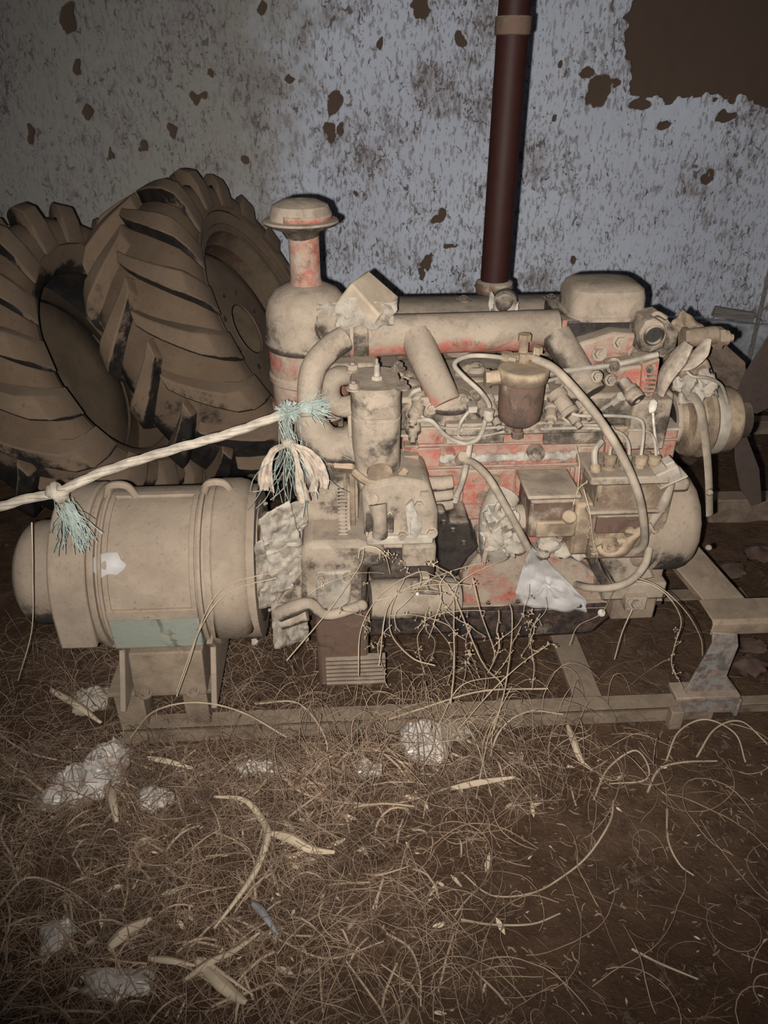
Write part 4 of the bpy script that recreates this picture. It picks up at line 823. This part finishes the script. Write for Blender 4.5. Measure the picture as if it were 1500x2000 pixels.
# ------------------------------------------------------------------ white plastic sheet on the skirt
def polysheet(outline, name, mat, yfn, seed=0, amp=.008, fr=EF, n=20, thick=.0012, edge=.02):
    cx = sum(p[0] for p in outline)/len(outline); cy = sum(p[1] for p in outline)/len(outline); K = 72; pts = []
    Lx = catmull([Vector((p[0], p[1], 0)) for p in outline + [outline[0]]], 1)
    seg = []
    for i in range(len(outline)):
        a, c_ = outline[i], outline[(i+1) % len(outline)]
        for j in range(6): f = j/6; seg.append((a[0]*(1-f)+c_[0]*f, a[1]*(1-f)+c_[1]*f))
    m = len(seg); rings = 9; vs = [L(cx, cy, yfn(cx, cy))]; fs = []
    for r_ in range(1, rings+1):
        k = r_/rings
        for (x, y) in seg:
            j = 1 + (edge*4*MN.noise(Vector((x*.12, y*.12, seed))) if r_ == rings else 0)
            px_, py_ = cx+(x-cx)*k*j, cy+(y-cy)*k*j; p = L(px_, py_, yfn(px_, py_))
            p.y -= amp*MN.turbulence(p*16+Vector((seed, 0, 0)), 3, True); vs.append(p)
    for j in range(m): fs.append((0, 1+j, 1+(j+1) % m))
    for r_ in range(rings-1):
        for j in range(m): fs.append((1+r_*m+j, 1+r_*m+(j+1) % m, 1+(r_+1)*m+(j+1) % m, 1+(r_+1)*m+j))
    return MB(fr).add(vs, fs).build(name, mat, solid=thick)
o = polysheet([(1035, 1062), (1062, 1085), (1100, 1125), (1146, 1168), (1142, 1190), (1080, 1188), (1020, 1178), (1006, 1152), (1018, 1110)], 'plastic_sheet', M_white, lambda u, v: .125 - max(0, (1100-v))*.0018, 2, .02)
tag(o, 'clean white plastic sheet draped over the red crankcase skirt', 'plastic')

# ------------------------------------------------------------------ tyres
TY = []
def tyre(name, label, uv, s, nrm, Rr, wd, rim, bolts=8, phase=0.0):
    n = Vector(nrm).normalized(); n_ = n; s0 = s; R0 = Rr; w0 = wd
    for _ in range(30):                                # slide along the sight line until it stands on the floor, keeping its real size in proportion
        Rr = R0*s/s0; wd = w0*s/s0
        low = (C0 + ray(*uv)*s).z - Rr*math.sqrt(1-n.z**2) - wd*.92*n.z + .0
        s += low/.9
    c = C0 + ray(*uv)*s                                # centre of the near side plane
    h = Vector((0, 0, 1)); x_ = (h - n*h.dot(n)).normalized(); y_ = n.cross(x_)
    M = Matrix((( x_.x, y_.x, n.x, 0), (x_.y, y_.y, n.y, 0), (x_.z, y_.z, n.z, 0), (0, 0, 0, 1)))
    cc = c - n*wd/2; Mw = Matrix.Translation(cc) @ M
    low = min((Mw @ Vector((Rr*math.cos(a), Rr*math.sin(a), zz))).z for a in [i*.05 for i in range(126)] for zz in (-wd*.42, wd*.42))
    TY.append((cc, n, wd, low))
    Mw = Matrix.Translation((0, 0, -low+.0)) @ Mw if False else Mw
    t = thing(name, label, 'tyre', Mw, 'tractor tyres against the wall')
    Mi = Mw
    lw = .048                                            # lug height
    Ro = Rr - lw; ri = Rr*.60; hw_ = wd/2
    prof = [(ri-.012, hw_*.62), (ri, hw_*.74), (ri+.02, hw_*.84), (ri+.05, hw_*.93), (ri+(Ro-ri)*.45, hw_*1.0), (ri+(Ro-ri)*.72, hw_*.98), (Ro-.030, hw_*.90), (Ro-.008, hw_*.74), (Ro+.004, hw_*.4), (Ro+.008, 0)]
    outer = prof + [(r_, -z_) for r_, z_ in prof[-2::-1]]
    inner = [(ri-.012, -hw_*.55), (ri+.03, -hw_*.70), (Ro-.08, -hw_*.82), (Ro-.035, 0), (Ro-.08, hw_*.82), (ri+.03, hw_*.70), (ri-.012, hw_*.55), (ri-.012, hw_*.62)]
    b = MB(Mi); b.lathe(outer+inner, (0, 0, 0), (0, 0, 1), 96); b.build('carcass', M_tyre, t, recalc=True)
    # bead ring line on the sidewall
    b = MB(Mi); b.lathe([(ri+.055, hw_*.935), (ri+.060, hw_*.965), (ri+.066, hw_*.955)], (0, 0, 0), (0, 0, 1), 96); b.build('sidewall_ring', M_tyre, t, solid=.002)
    def surf(sg, q):                                    # q 0 centre .. 1 low on the sidewall: radius, z
        k = [(0, Ro+.004, -.05), (.35, Ro+.003, .42), (.65, Ro-.004, .80), (.80, Ro-.022, .965), (1.0, Ro-.105, 1.02)]
        for i in range(4):
            if q <= k[i+1][0]:
                f = (q-k[i][0])/(k[i+1][0]-k[i][0]); return k[i][1]*(1-f)+k[i+1][1]*f, sg*hw_*(k[i][2]*(1-f)+k[i+1][2]*f)
        return k[-1][1], sg*hw_*k[-1][2]
    NL = 17
    for sg in (1, -1):
        vs = []; nq = 8
        for i in range(nq+1):
            q = i/nq; r0, z0 = surf(sg, q); ang = q**.85*.40*(1 if True else 0)
            hgt = lw*(1.0 if q < .78 else max(.15, 1-(q-.78)/.22*.85)); hwid = (.027+.022*q)/Ro
            nr = 1.0 if q < .7 else .75; nzv = 0 if q < .6 else (q-.6)*1.6
            for (da, hh) in ((-hwid*1.35, -.01), (-hwid*.85, hgt), (hwid*.85, hgt), (hwid*1.35, -.01)):
                a = ang+da; rr = r0+hh*nr; zz = z0 + sg*max(0, hh)*nzv
                vs.append((rr*math.cos(a), rr*math.sin(a), zz))
        fs = []
        for i in range(nq):
            for j in range(3): fs.append((i*4+j, i*4+j+1, (i+1)*4+j+1, (i+1)*4+j))
            fs.append((i*4+3, i*4, (i+1)*4, (i+1)*4+3))
        fs += [(3, 2, 1, 0), (nq*4, nq*4+1, nq*4+2, nq*4+3)]
        me = bpy.data.meshes.new('lug'); me.from_pydata(vs, [], fs); me.update()
        bm = bmesh.new(); bm.from_mesh(me); bmesh.ops.recalc_face_normals(bm, faces=bm.faces); bm.to_mesh(me); bm.free()
        me.polygons.foreach_set('use_smooth', [True]*len(me.polygons)); me.set_sharp_from_angle(angle=R(40)); me.materials.append(M_lug)
        for k in range(NL):
            o = bpy.data.objects.new('lug', me); COL.objects.link(o); o.parent = t
            o.rotation_euler = (0, 0, 2*math.pi*(k + (.5 if sg < 0 else 0))/NL + phase)
            m_ = o.modifiers.new('b', 'BEVEL'); m_.width = .005; m_.segments = 2; m_.limit_method = 'ANGLE'; m_.angle_limit = R(35)
    if not rim:
        b = MB(Mi); b.lathe([(ri-.02, -hw_*.60), (ri*.7, -hw_*.72), (.06, -hw_*.72), (.0, -hw_*.70)], (0, 0, 0), (0, 0, 1), 64); b.build('far_wheel_disc', M_rim, t, solid=.006)
    if rim:
        zf_ = hw_*.80; rw = ri-.005
        b = MB(Mi); b.lathe([(rw+.028, zf_+.012), (rw+.032, zf_+.004), (rw+.006, zf_-.004), (rw-.004, zf_-.03), (rw-.022, zf_-.05), (rw-.028, -hw_*.3), (rw-.020, -hw_*.75), (rw+.02, -hw_*.80)], (0, 0, 0), (0, 0, 1), 72); rm = b.build('rim', M_rim, t, solid=.005)
        zd = zf_-.075; b = MB(Mi)
        b.lathe([(rw-.022, zd-.035), (rw-.05, zd-.022), (rw*.80, zd-.006), (rw*.62, zd), (.115, zd), (.098, zd+.004), (.092, zd)], (0, 0, 0), (0, 0, 1), 72); b.build('wheel_disc', M_rim, rm, solid=.006)
        for k in range(bolts):
            a = 2*math.pi*k/bolts + .2; p = Vector((.150*math.cos(a), .150*math.sin(a), zd+.0005)); b = MB(Mi); b.lathe([(0, .003), (.011, .003), (.011, .0)], p, (0, 0, 1), 10); b.build('stud_hole_shade', M_black, rm)  # black discs paint the shade of holes; the wheel is not pierced
    return t
NV = (.885, -.113, .453)
tyre('tractor_tyre', 'big tractor tyre on a dusty steel rim, leaning toward the other tyre, nearer the engine', (532, 618), 2.96, NV, .605, .40, True)
tyre('tractor_tyre', 'big tractor tyre without a rim, its dark opening at the left edge', (250, 690), 2.86, (.885, -.146, .437), .60, .40, False, phase=.11)

# ------------------------------------------------------------------ things at the right behind the engine
b = MB(Matrix()); a, c = W(1505, 520, 3.4), W(1462, 706, 3.3); b.tube([a, c], .02, 4, 1, flat=.4); tag(b.build('steel_bar', M_wood), 'grey flat bar leaning against the wall at the right edge', 'bar')
b = MB(Matrix()); a, c = W(1395, 606, WY-.06), W(1470, 622, WY-.06); b.box((a+c)/2, ((c-a).length, .03, .045), Matrix.Rotation(R(9), 3, 'Y')); tag(b.build('board', M_wood, bevel=.003), 'short grey board lying along the wall joint at the right', 'board')
for (nm, lb, u0, v0, u1, v1, z, hh) in (('timber', 'dark timber lying on the floor behind the fan', 1330, 820, 1640, 826, .05, .06), ('timber', 'second dark timber nearer the engine, level with the drum', 1385, 975, 1640, 972, .07, .05)):
    a, c = G(u0, v0, z), G(u1, v1, z); b = MB(Matrix()); d = (c-a); M = Matrix.Rotation(math.atan2(d.y, d.x), 3, 'Z'); b.box((a+c)/2 - Vector((0, 0, z/2-.0)), (d.length, .07, z+.03), M); tag(b.build(nm, M_frame, bevel=.004), lb, 'timber')
random.seed(21)
for k, (u, v, s_) in enumerate(((1435, 860, .07), (1465, 880, .05), (1340, 905, .05), (1480, 1090, .07), (1425, 1120, .06), (1470, 1270, .05), (1460, 1310, .06))):
    p = G(u, v, 0.0); b = MB(Matrix()); b.ball(p + Vector((0, 0, s_*.3)), (s_, s_*.8, s_*.5), 16, 10, lambda q: crumple(q, .5, 1.6, k+20))
    tag(b.build('rubble_lump', M_white if k == 0 else M_brickdark), ['pale chalky lump by the fan blade', 'small dark clod beside the pale lump', 'dark clod behind the drive belt', 'dark clod right of the drum at frame edge', 'dark clod just right of the round drum', 'dark clod under the bearer, higher one', 'dark clod under the bearer, lower one'][k], 'lump')

# ------------------------------------------------------------------ litter on the floor
def onG(u, v, h=0.0):
    p = G(u, v, 0); p.z = ground(p.x, p.y) + h; return p
def bag(name, label, u, v, sx, sy, sz, seed, mat=M_bag, rz=0, cat='plastic bag', group=None):
    """a crumpled film: sharp-creased flat facets rising from a torn outline"""
    p = onG(u, v, .010); b = MB(Matrix.Translation(p) @ Matrix.Rotation(rz, 4, 'Z')); K = 30; Rn = 9; vs = []; sd = Vector((seed*3.7, seed*1.3, seed))
    def hgt(x, y):
        q = Vector((x*22, y*22, 0)) + sd
        return (.35 + .65*(1-abs(MN.noise(q))*2.4)) * .8 + .35*(1-abs(MN.noise(q*2.3))*2.0)
    for r_ in range(Rn+1):
        k = r_/Rn
        for j in range(K):
            a = 2*math.pi*j/K; o_ = 1 + .45*MN.noise(Vector((math.cos(a)*1.6, math.sin(a)*1.6, seed))) + .18*MN.noise(Vector((math.cos(a)*5, math.sin(a)*5, seed)))
            x = math.cos(a)*sx*k*o_*1.15; y = math.sin(a)*sy*k*o_*1.15
            x += .006*MN.noise(Vector((x*60, y*60, 3))+sd); y += .006*MN.noise(Vector((x*60, y*60, 9))+sd)
            vs.append((x, y, sz*1.15*max(.02, hgt(x, y))*(1-k**3) + .004*(k > .9)*math.sin(j*1.9)))
    fs = []
    for r_ in range(Rn):
        for j in range(K):
            a_, b_, c_, d_ = r_*K+j, r_*K+(j+1) % K, (r_+1)*K+(j+1) % K, (r_+1)*K+j
            fs += [(a_, b_, c_), (a_, c_, d_)] if (r_+j) % 2 else [(a_, b_, d_), (b_, c_, d_)]
    b.add(vs, fs); return tag(b.build(name, mat, sharp=16, solid=.0008), label, cat, group)
bag('plastic_bag', 'crumpled white plastic bag lying on the straw at the left', 165, 1530, .095, .055, .05, 1, M_bag, R(25))
bag('plastic_bag', 'smaller grey-white crumpled plastic just above the white bag', 215, 1478, .05, .045, .04, 2, M_bag, R(60))
bag('plastic_bag', 'crumpled pale plastic in front of the base rail, mid floor', 832, 1448, .065, .05, .05, 3, M_bag)
bag('plastic_bag', 'thin dusty plastic piece right behind the mid-floor plastic', 870, 1432, .05, .03, .04, 4, M_wrap)
bag('plastic_bag', 'small wispy plastic right of the white bag', 300, 1560, .04, .03, .025, 5, M_bag)
bag('plastic_bag', 'greyish plastic lump deep in straw at lower left', 115, 1830, .035, .03, .025, 6, M_bag)
bag('plastic_bag', 'flattened pale plastic at bottom left under straw', 230, 1918, .06, .03, .02, 7, M_bag)
bag('plastic_bag', 'pale plastic tuft in the straw before the rail', 720, 1500, .035, .02, .02, 8, M_bag)
bag('plastic_bag', 'pale fluff wad left of the mid-floor plastic', 500, 1500, .05, .02, .02, 9, M_bag)
bag('plastic_bag', 'dusty plastic scrap beside the generator foot', 180, 1365, .055, .04, .035, 10, M_wrap)
def strip(name, label, uv, w0, mat=M_husk, cat='husk', h=.032, group=None, curl=.3):
    Q = catmull([onG(u, v, h + (.010*(i % 2))) for i, (u, v) in enumerate(uv)], 8); b = MB(Matrix()); vs = []; n = len(Q)
    for i, q in enumerate(Q):
        d = (Q[min(i+1, n-1)]-Q[max(i-1, 0)]).normalized(); s_ = d.cross(Vector((0, 0, 1))).normalized(); k = w0*(.35+.65*math.sin(math.pi*min(1, (i+1)/n)**.8))
        for j in (-1, -.5, 0, .5, 1): vs.append(q + s_*k*j + Vector((0, 0, -abs(j)*k*curl + k*.2*math.cos(j*9))))
    b.add(vs, [(i*5+j, i*5+j+1, i*5+j+6, i*5+j+5) for i in range(n-1) for j in range(4)])
    return tag(b.build(name, mat, solid=.0015), label, cat, group)
strip('corn_husk', 'curved cream husk standing near the frame foot, right of middle', [(1108, 1418), (1118, 1450), (1135, 1485), (1156, 1510)], .010, h=.02)
strip('corn_husk', 'cream pointed husk on the dark soil, left of middle', [(530, 1640), (570, 1655), (610, 1668), (655, 1682)], .014)
strip('corn_husk', 'split pale stalk husk lying diagonally at the bottom', [(388, 1885), (420, 1920), (455, 1950), (484, 1975)], .014)
strip('corn_husk', 'thin pale stalk crossing the diagonal husk near bottom', [(360, 1925), (410, 1900), (460, 1870), (510, 1842)], .008)
strip('corn_husk', 'tan stalk piece pointing left of the crossed husks', [(298, 1885), (335, 1892), (385, 1900)], .008)
strip('corn_husk', 'narrow pale splinter right beside the diagonal husk', [(400, 1885), (440, 1920), (497, 1957)], .004)
strip('corn_husk', 'long bowed cream stalk curving down the straw', [(420, 1568), (480, 1580), (515, 1615), (524, 1655), (505, 1710), (470, 1770), (420, 1828)], .009)
strip('corn_husk', 'pale stalk end lying before the mid-floor plastic', [(880, 1548), (930, 1542), (1005, 1532)], .011)
strip('corn_husk', 'broad golden husk half buried in straw at lower left', [(215, 1860), (250, 1835), (300, 1808)], .016)
strip('corn_husk', 'pale husk strip leaning left of the generator foot', [(100, 1352), (150, 1385), (200, 1420)], .012)
strip('corn_husk', 'cream leaf strip below the generator, beside plastic', [(290, 1488), (330, 1496), (380, 1508)], .010)
strip('corn_husk', 'straw sheaf fanning from the white bag', [(210, 1540), (222, 1570), (232, 1620)], .012)
strip('feather', 'small grey feather on the soil, lower middle', [(495, 1778), (515, 1800), (545, 1840)], .009, M_feather, 'feather')
fb = MB(Matrix()); fb.ball(onG(500, 1278, .06), (.012, .010, .014), 12, 8, lambda q: crumple(q, .4, 2, 2)); tag(fb.build('fluff_ball', M_fluff), 'pale fluff ball caught on stems right of the generator foot', 'fluff')
fb = MB(); fb.ball(L(1175, 1197, .09), .010, 14, 10); tag(fb.build('fluff_ball', M_fluff), 'round white ball stuck on a stem below the sump edge', 'fluff')
fb = MB(); fb.ball(L(1275, 793, .10), (.011, .010, .017), 14, 10, lambda q: crumple(q, .2, 2, 2)); fb.tube([L(1275, 803, .105), L(1278, 840, .10), L(1284, 880, .10), L(1290, 905, .08)], .0028, 6); tag(fb.build('cotton_tuft', M_fluff), 'white cotton tuft hanging on a thread by the front plate', 'fluff')

random.seed(77)
def strands(name, label, mat, n, fn, r=(.0006, .0012), ln=(.05, .2), hmax=.03, curv=.35, seg=6, side=3):
    vs = []; fs = []
    for _ in range(n):
        x, y = fn(); a = random.uniform(0, 2*math.pi); l_ = random.uniform(*ln)*random.uniform(.6, 1.1); cv = random.gauss(0, curv); rr = random.uniform(*r); h0 = random.uniform(0, hmax); h1 = random.uniform(0, hmax); arch = random.uniform(0, hmax*1.2)
        p = Vector((x, y, 0)); base = len(vs); z00 = ground(x, y)
        for i in range(seg+1):
            t_ = i/seg; z = z00 + .003 + h0*(1-t_) + h1*t_ + arch*math.sin(math.pi*t_)
            if y > 1.33 and abs(x - .1) < 1.2: z = max(z, .003)
            for g in range(side):
                th = 2*math.pi*g/side + i*.2; vs.append((p.x - math.sin(a)*math.cos(th)*rr, p.y + math.cos(a)*math.cos(th)*rr, z + math.sin(th)*rr))
            a += cv + random.gauss(0, .10); p += Vector((math.cos(a), math.sin(a), 0))*l_/seg
        for i in range(seg):
            for g in range(side): fs.append((base+i*side+g, base+i*side+(g+1) % side, base+(i+1)*side+(g+1) % side, base+(i+1)*side+g))
    me = bpy.data.meshes.new(name); me.from_pydata(vs, [], fs); me.materials.append(mat); me.update()
    me.polygons.foreach_set('use_smooth', [True]*len(me.polygons))
    o = bpy.data.objects.new(name, me); COL.objects.link(o); return tag(o, label, 'straw', kind='stuff')
def dense():
    while True:
        x = random.uniform(-1.25, .55); y = random.uniform(.45, 1.36)
        p = 1.0 if x < -.15 else max(0, 1 - (x+.15)*2.2)
        if y > 1.15: p = max(p, .75 if x < .35 else .25)
        if random.random() < p*(.55+.45*min(1, max(0, (y-.5)*2.5))): return x, y
def wide(): return random.uniform(-1.3, 1.3), random.uniform(.45, 1.42)
def under(): return random.uniform(-1.0, .9), random.uniform(1.30, 2.1)
strands('straw', 'tangled tan straw litter thick over the left floor', M_straw[0], 3400, dense, ln=(.04, .16), hmax=.028)
strands('straw', 'brown weathered straw under the paler straw, left floor', M_straw[1], 3600, dense, ln=(.04, .16), hmax=.015)
strands('straw', 'pale bright straw stems on top of the left litter', M_straw[2], 700, dense, ln=(.05, .22), hmax=.035)
strands('dry_vine', 'long thin curling dry stems scattered over the whole floor', M_straw[0], 230, wide, r=(.0009, .0017), ln=(.15, .45), hmax=.03, curv=.22, seg=16, side=4)
strands('dry_vine', 'fine brown curling stems on the right-hand soil', M_straw[1], 420, wide, r=(.0006, .0011), ln=(.08, .25), hmax=.012, curv=.25, seg=10)
strands('straw', 'thin stems lying under the engine and generator', M_straw[1], 380, under, ln=(.06, .25), hmax=.02)
def rail_side(): return random.uniform(-1.15, -.05), random.uniform(1.15, 1.75)
strands('straw', 'straw drifted round the generator foot and over the left rail', M_straw[0], 900, rail_side, ln=(.06, .22), hmax=.06)
strands('straw', 'loose thin stems heaped against the middle of the front rail', M_straw[2], 260, lambda: (random.gauss(.12, .2), random.gauss(1.36, .07)), ln=(.08, .28), hmax=.10, curv=.16, seg=10)
strands('straw_chips', 'short pale chips pressed into the soil', M_straw[0], 1800, wide, r=(.0008, .0022), ln=(.006, .03), hmax=.002, seg=2)

b = MB(Matrix())
for k in range(700):
    x, y = dense() if k % 3 else wide(); z = ground(x, y)+.004+random.random()*.012; a = random.uniform(0, 6.28); l_ = random.uniform(.004, .022 if k % 3 else .010); w_ = l_*random.uniform(.10, .35); M = Matrix.Rotation(a, 3, 'Z') @ Matrix.Rotation(random.gauss(0, .5), 3, 'X') @ Matrix.Rotation(random.gauss(0, .3), 3, 'Y')
    b.add([Vector((x, y, z)) + M @ Vector(q) for q in ((-l_, 0, 0), (-l_*.3, w_, .002), (l_*.5, w_*.7, 0), (l_, 0, .003), (l_*.3, -w_, .003), (-l_*.5, -w_*.8, 0))], [(0, 1, 5), (1, 2, 4, 5), (2, 3, 4)])
tag(b.build('leaf_chaff', M_husk, kind='stuff', recalc=False), 'torn pale leaf flakes mixed through the floor litter', 'chaff')
strands('straw', 'thicker pale stalk pieces lying on the left litter', M_straw[2], 260, dense, r=(.0018, .0035), ln=(.04, .14), hmax=.02, curv=.08, seg=4, side=5)
# fine tangle of dead weed hanging before the gearbox and sump
random.seed(41); b = MB()
for k in range(22):
    u0 = random.choice((730, 760, 840, 885, 960, 1010, 1060)) + random.gauss(0, 26); v0 = random.uniform(1100, 1230); y_ = random.uniform(-.10, -.03)
    p = L(u0, v0, y_); d = Vector((random.gauss(0, .5), random.uniform(-.35, -.05), random.choice((-1, -1, .4)))).normalized(); pts = [p.copy()]
    for j in range(7):
        d = (d + Vector((random.gauss(0, .32), random.gauss(0, .08), -.12))).normalized(); p = p + d*random.uniform(.015, .035)
        if p.z < .01: break
        pts.append(p.copy())
        if random.random() < .55:
            for _ in range(random.randint(1, 4)):
                e = p + Vector([random.gauss(0, .005) for _ in range(3)]); b.ball(e, (.0016, .0014, random.uniform(.0014, .0030)), 5, 4); b.tube([p, e], .0005, 3, 1, False)
    b.tube(pts, random.uniform(.0006, .0011), 4, 4)
tag(b.build('weed_tangle', M_weed, kind='stuff'), 'fine tangle of dead weed stems and seed heads before the gearbox', 'weeds')
# prominent long stems that can be followed one by one
def stem(label, uvh, r=.0026, mat=M_weed):
    pts = [onG(u, v, h) for u, v, h in uvh]; b = MB(Matrix()); b.tube(pts, [r*(1-.5*i/len(pts)) for i in range(len(pts))], 6, 8); return tag(b.build('dry_stem', mat), label, 'stem')
stem('long pale stem looping in a wide U on the right soil', [(1198, 1565, .015), (1190, 1610, .02), (1150, 1670, .02), (1100, 1710, .015), (1040, 1742, .015), (960, 1745, .012), (900, 1710, .02)])
stem('long stem bending across the lower middle', [(525, 1490, .02), (600, 1560, .02), (750, 1572, .015), (860, 1548, .015), (950, 1515, .02)])
stem('stem with side branches near the bottom centre', [(370, 1860, .02), (440, 1800, .02), (540, 1838, .015), (640, 1872, .015), (750, 1840, .02)])
stem('thin straight stem low on the right soil', [(1235, 1850, .01), (1290, 1880, .012), (1365, 1908, .01)])
stem('arched stem right of the frame foot', [(1300, 1490, .01), (1320, 1450, .05), (1370, 1432, .06), (1430, 1450, .04), (1455, 1492, .015)])
stem('second arched stem near the right edge', [(1360, 1480, .01), (1390, 1445, .05), (1440, 1432, .05), (1495, 1462, .02)])
stem('curled stem ring in the right middle soil', [(1160, 1560, .01), (1185, 1510, .03), (1235, 1480, .035), (1262, 1505, .03), (1258, 1528, .02), (1190, 1528, .01)])
stem('pale stem from the rail curving to the husk', [(1265, 1545, .01), (1285, 1510, .02), (1330, 1498, .02), (1400, 1488, .015)], .0032)
stem('hooked stem at the far right lower soil', [(1300, 1590, .03), (1306, 1640, .02), (1330, 1680, .015), (1358, 1702, .01)])
stem('stem running down at bottom centre', [(755, 1820, .01), (800, 1850, .02), (820, 1900, .02), (822, 1960, .01)], .0028)
stem('stem bowing along the bottom middle', [(900, 1795, .01), (960, 1805, .015), (1040, 1800, .015), (1095, 1780, .012)])
stem('crossing stem rising left of the generator foot', [(0, 1780, .02), (60, 1735, .03), (130, 1745, .02), (210, 1800, .02)])
stem('long low stem from the left edge to the straw centre', [(0, 1440, .03), (60, 1480, .03), (190, 1500, .02)])
stem('stem circling below the base rail', [(500, 1395, .05), (590, 1420, .09), (640, 1480, .03), (560, 1540, .02)])
for lb, uv in (('pale arc of stem over the middle rail', [(255, 1440, -.02), (300, 1390, -.04), (380, 1372, -.06), (470, 1390, -.06), (560, 1440, -.05)]),
               ('stem arching from rail to mid-floor plastic', [(760, 1405, -.03), (820, 1385, -.05), (940, 1350, -.03), (1070, 1345, .0)]),
               ('tall arc stem sweeping before the rail', [(945, 1520, -.12), (975, 1430, -.08), (1030, 1390, -.05), (1100, 1395, -.05)])):
    b = MB(); b.tube([L(*q) for q in uv], .0022, 6, 8); tag(b.build('dry_stem', M_weed), lb, 'stem')

# dried weeds leaning on the engine front
def weed(label, paths, seeds, seed):
    random.seed(seed); b = MB(); s_ = MB()
    for pts in paths:
        Q = [L(*q) for q in pts]; b.tube(Q, [.0016*(1-.55*i/len(Q)) for i in range(len(Q))], 5, 8)
    t = thing('dried_weed', label, 'dried plant', Matrix.Translation(sum((EF @ L(*p[0]) for p in paths), Vector())/len(paths)))
    b.build('stem', M_weed, t)
    for pts in seeds:
        Q = catmull([L(*q) for q in pts], 10)
        for q in Q:
            if random.random() < .6: continue
            for _ in range(random.randint(1, 3)):
                e = q + Vector([random.gauss(0, .006), random.gauss(0, .004), random.gauss(-.002, .006)]); s_.ball(e, (random.uniform(.001, .0022), .0015, random.uniform(.0014, .0034)), 5, 4); s_.tube([q, (q+e)/2 + Vector((.001, 0, .001)), e], .0005, 3, 1, False)
    if seeds: s_.build('seed_head', M_weed, t, kind='stuff')
weed('tall dry weed with tangled top and seed tassels at engine centre', [[(560, 1290, -.12), (640, 1195, -.08), (700, 1110, -.05), (712, 1068, -.04)], [(700, 1090, -.06), (705, 1072, -.06), (730, 1068, -.06), (752, 1085, -.06), (762, 1120, -.05)], [(700, 1320, -.10), (705, 1230, -.06), (745, 1160, -.05), (815, 1118, -.04), (850, 1125, -.04)], [(740, 1300, -.1), (760, 1180, -.08), (830, 1135, -.06), (880, 1140, -.04)]],
     [[(722, 1195, -.07), (715, 1230, -.07), (730, 1270, -.08)], [(735, 1090, -.06), (765, 1085, -.06), (790, 1100, -.06), (794, 1122, -.06)], [(715, 1140, -.06), (720, 1105, -.05)]], 1)
weed('dry weed with straight upright stalk in front of the filter body', [[(880, 1375, -.14), (887, 1300, -.10), (886, 1230, -.07), (884, 1160, -.05), (850, 1118, -.04)], [(884, 1155, -.05), (940, 1290, -.08), (975, 1330, -.10), (985, 1350, -.1)], [(882, 1150, -.05), (915, 1125, -.04), (945, 1110, -.02), (990, 1090, .02)]],
     [[(882, 1200, -.06), (878, 1250, -.07)], [(920, 1250, -.08), (915, 1285, -.08), (895, 1310, -.08)]], 2)
weed('dry weed leaning before the sump with branching seed heads', [[(965, 1425, -.13), (985, 1350, -.11), (998, 1260, -.09), (1000, 1200, -.06), (995, 1180, -.05)], [(895, 1425, -.14), (960, 1350, -.12), (1020, 1295, -.1), (1070, 1260, -.08)], [(923, 1130, -.02), (940, 1200, -.04), (965, 1270, -.06), (962, 1292, -.07)]],
     [[(1020, 1295, -.1), (1050, 1270, -.09), (1078, 1258, -.08)], [(1035, 1190, -.05), (1032, 1225, -.06), (1040, 1255, -.07)], [(1000, 1215, -.06), (1005, 1200, -.06)]], 3)
weed('thin dry stem curving down beside the gearbox', [[(850, 1300, -.10), (805, 1285, -.08), (765, 1240, -.06), (764, 1190, -.05), (790, 1130, -.03)]], [[(764, 1200, -.05), (765, 1240, -.06)]], 4)
weed('dry vine drooping from the drum to the stand plate', [[(1200, 1150, .0), (1235, 1128, -.02), (1290, 1148, -.03), (1340, 1195, -.03), (1368, 1245, -.03), (1372, 1280, -.04)], [(1205, 1148, .0), (1250, 1135, -.02), (1300, 1160, -.04), (1330, 1210, -.04), (1318, 1260, -.05), (1312, 1300, -.06), (1335, 1345, -.06)]],
     [[(1325, 1230, -.045), (1316, 1270, -.05), (1312, 1300, -.06), (1325, 1335, -.06)], [(1372, 1262, -.03), (1376, 1290, -.04)]], 5)
weed('fine dry sprig hanging over the injection pump corner', [[(1140, 955, .02), (1152, 1000, -.0), (1158, 1050, -.01), (1168, 1088, -.01)], [(1120, 985, .02), (1130, 955, .02), (1148, 940, .02)], [(1128, 962, .02), (1132, 910, .08), (1125, 870, .10)]],
     [[(1150, 1020, -.0), (1160, 1060, -.01), (1166, 1088, -.01)], [(1128, 970, .02), (1145, 945, .02)]], 6)
weed('bent dry stem crossing the generator right side', [[(345, 1360, -.14), (370, 1290, -.12), (400, 1200, -.10), (440, 1145, -.09), (500, 1125, -.08), (560, 1115, -.05)], [(345, 1350, -.14), (395, 1220, -.12), (450, 1155, -.10), (540, 1128, -.07)]], [[(300, 1300, -.1), (310, 1330, -.12)]], 7)
weed('long thin stem hanging down the left end drum', [[(62, 1020, -.03), (64, 1120, -.08), (62, 1230, -.1), (35, 1330, -.12)]], [], 8)
weed('thin stem with ball leaning below the sump right side', [[(1205, 1140, -.02), (1175, 1197, .085), (1130, 1222, .02), (1112, 1260, -.04)], [(1235, 1190, .0), (1215, 1235, -.03), (1200, 1288, -.06)]], [], 9)
weed('dry stalks fanning over the rail beside the mid-floor plastic', [[(930, 1560, -.22), (945, 1480, -.16), (960, 1420, -.1), (1000, 1340, -.08)], [(960, 1555, -.22), (930, 1450, -.12), (895, 1400, -.1)], [(855, 1420, -.1), (900, 1340, -.08), (985, 1320, -.06)]], [[(945, 1350, -.09), (950, 1365, -.09)]], 10)

tot = sum(len(o.data.polygons) for o in bpy.data.objects if o.type == 'MESH'); print('FACES', tot, 'OBJECTS', len(bpy.data.objects))

TYGAP = (TY[0][0]-TY[1][0]).dot(TY[0][1])
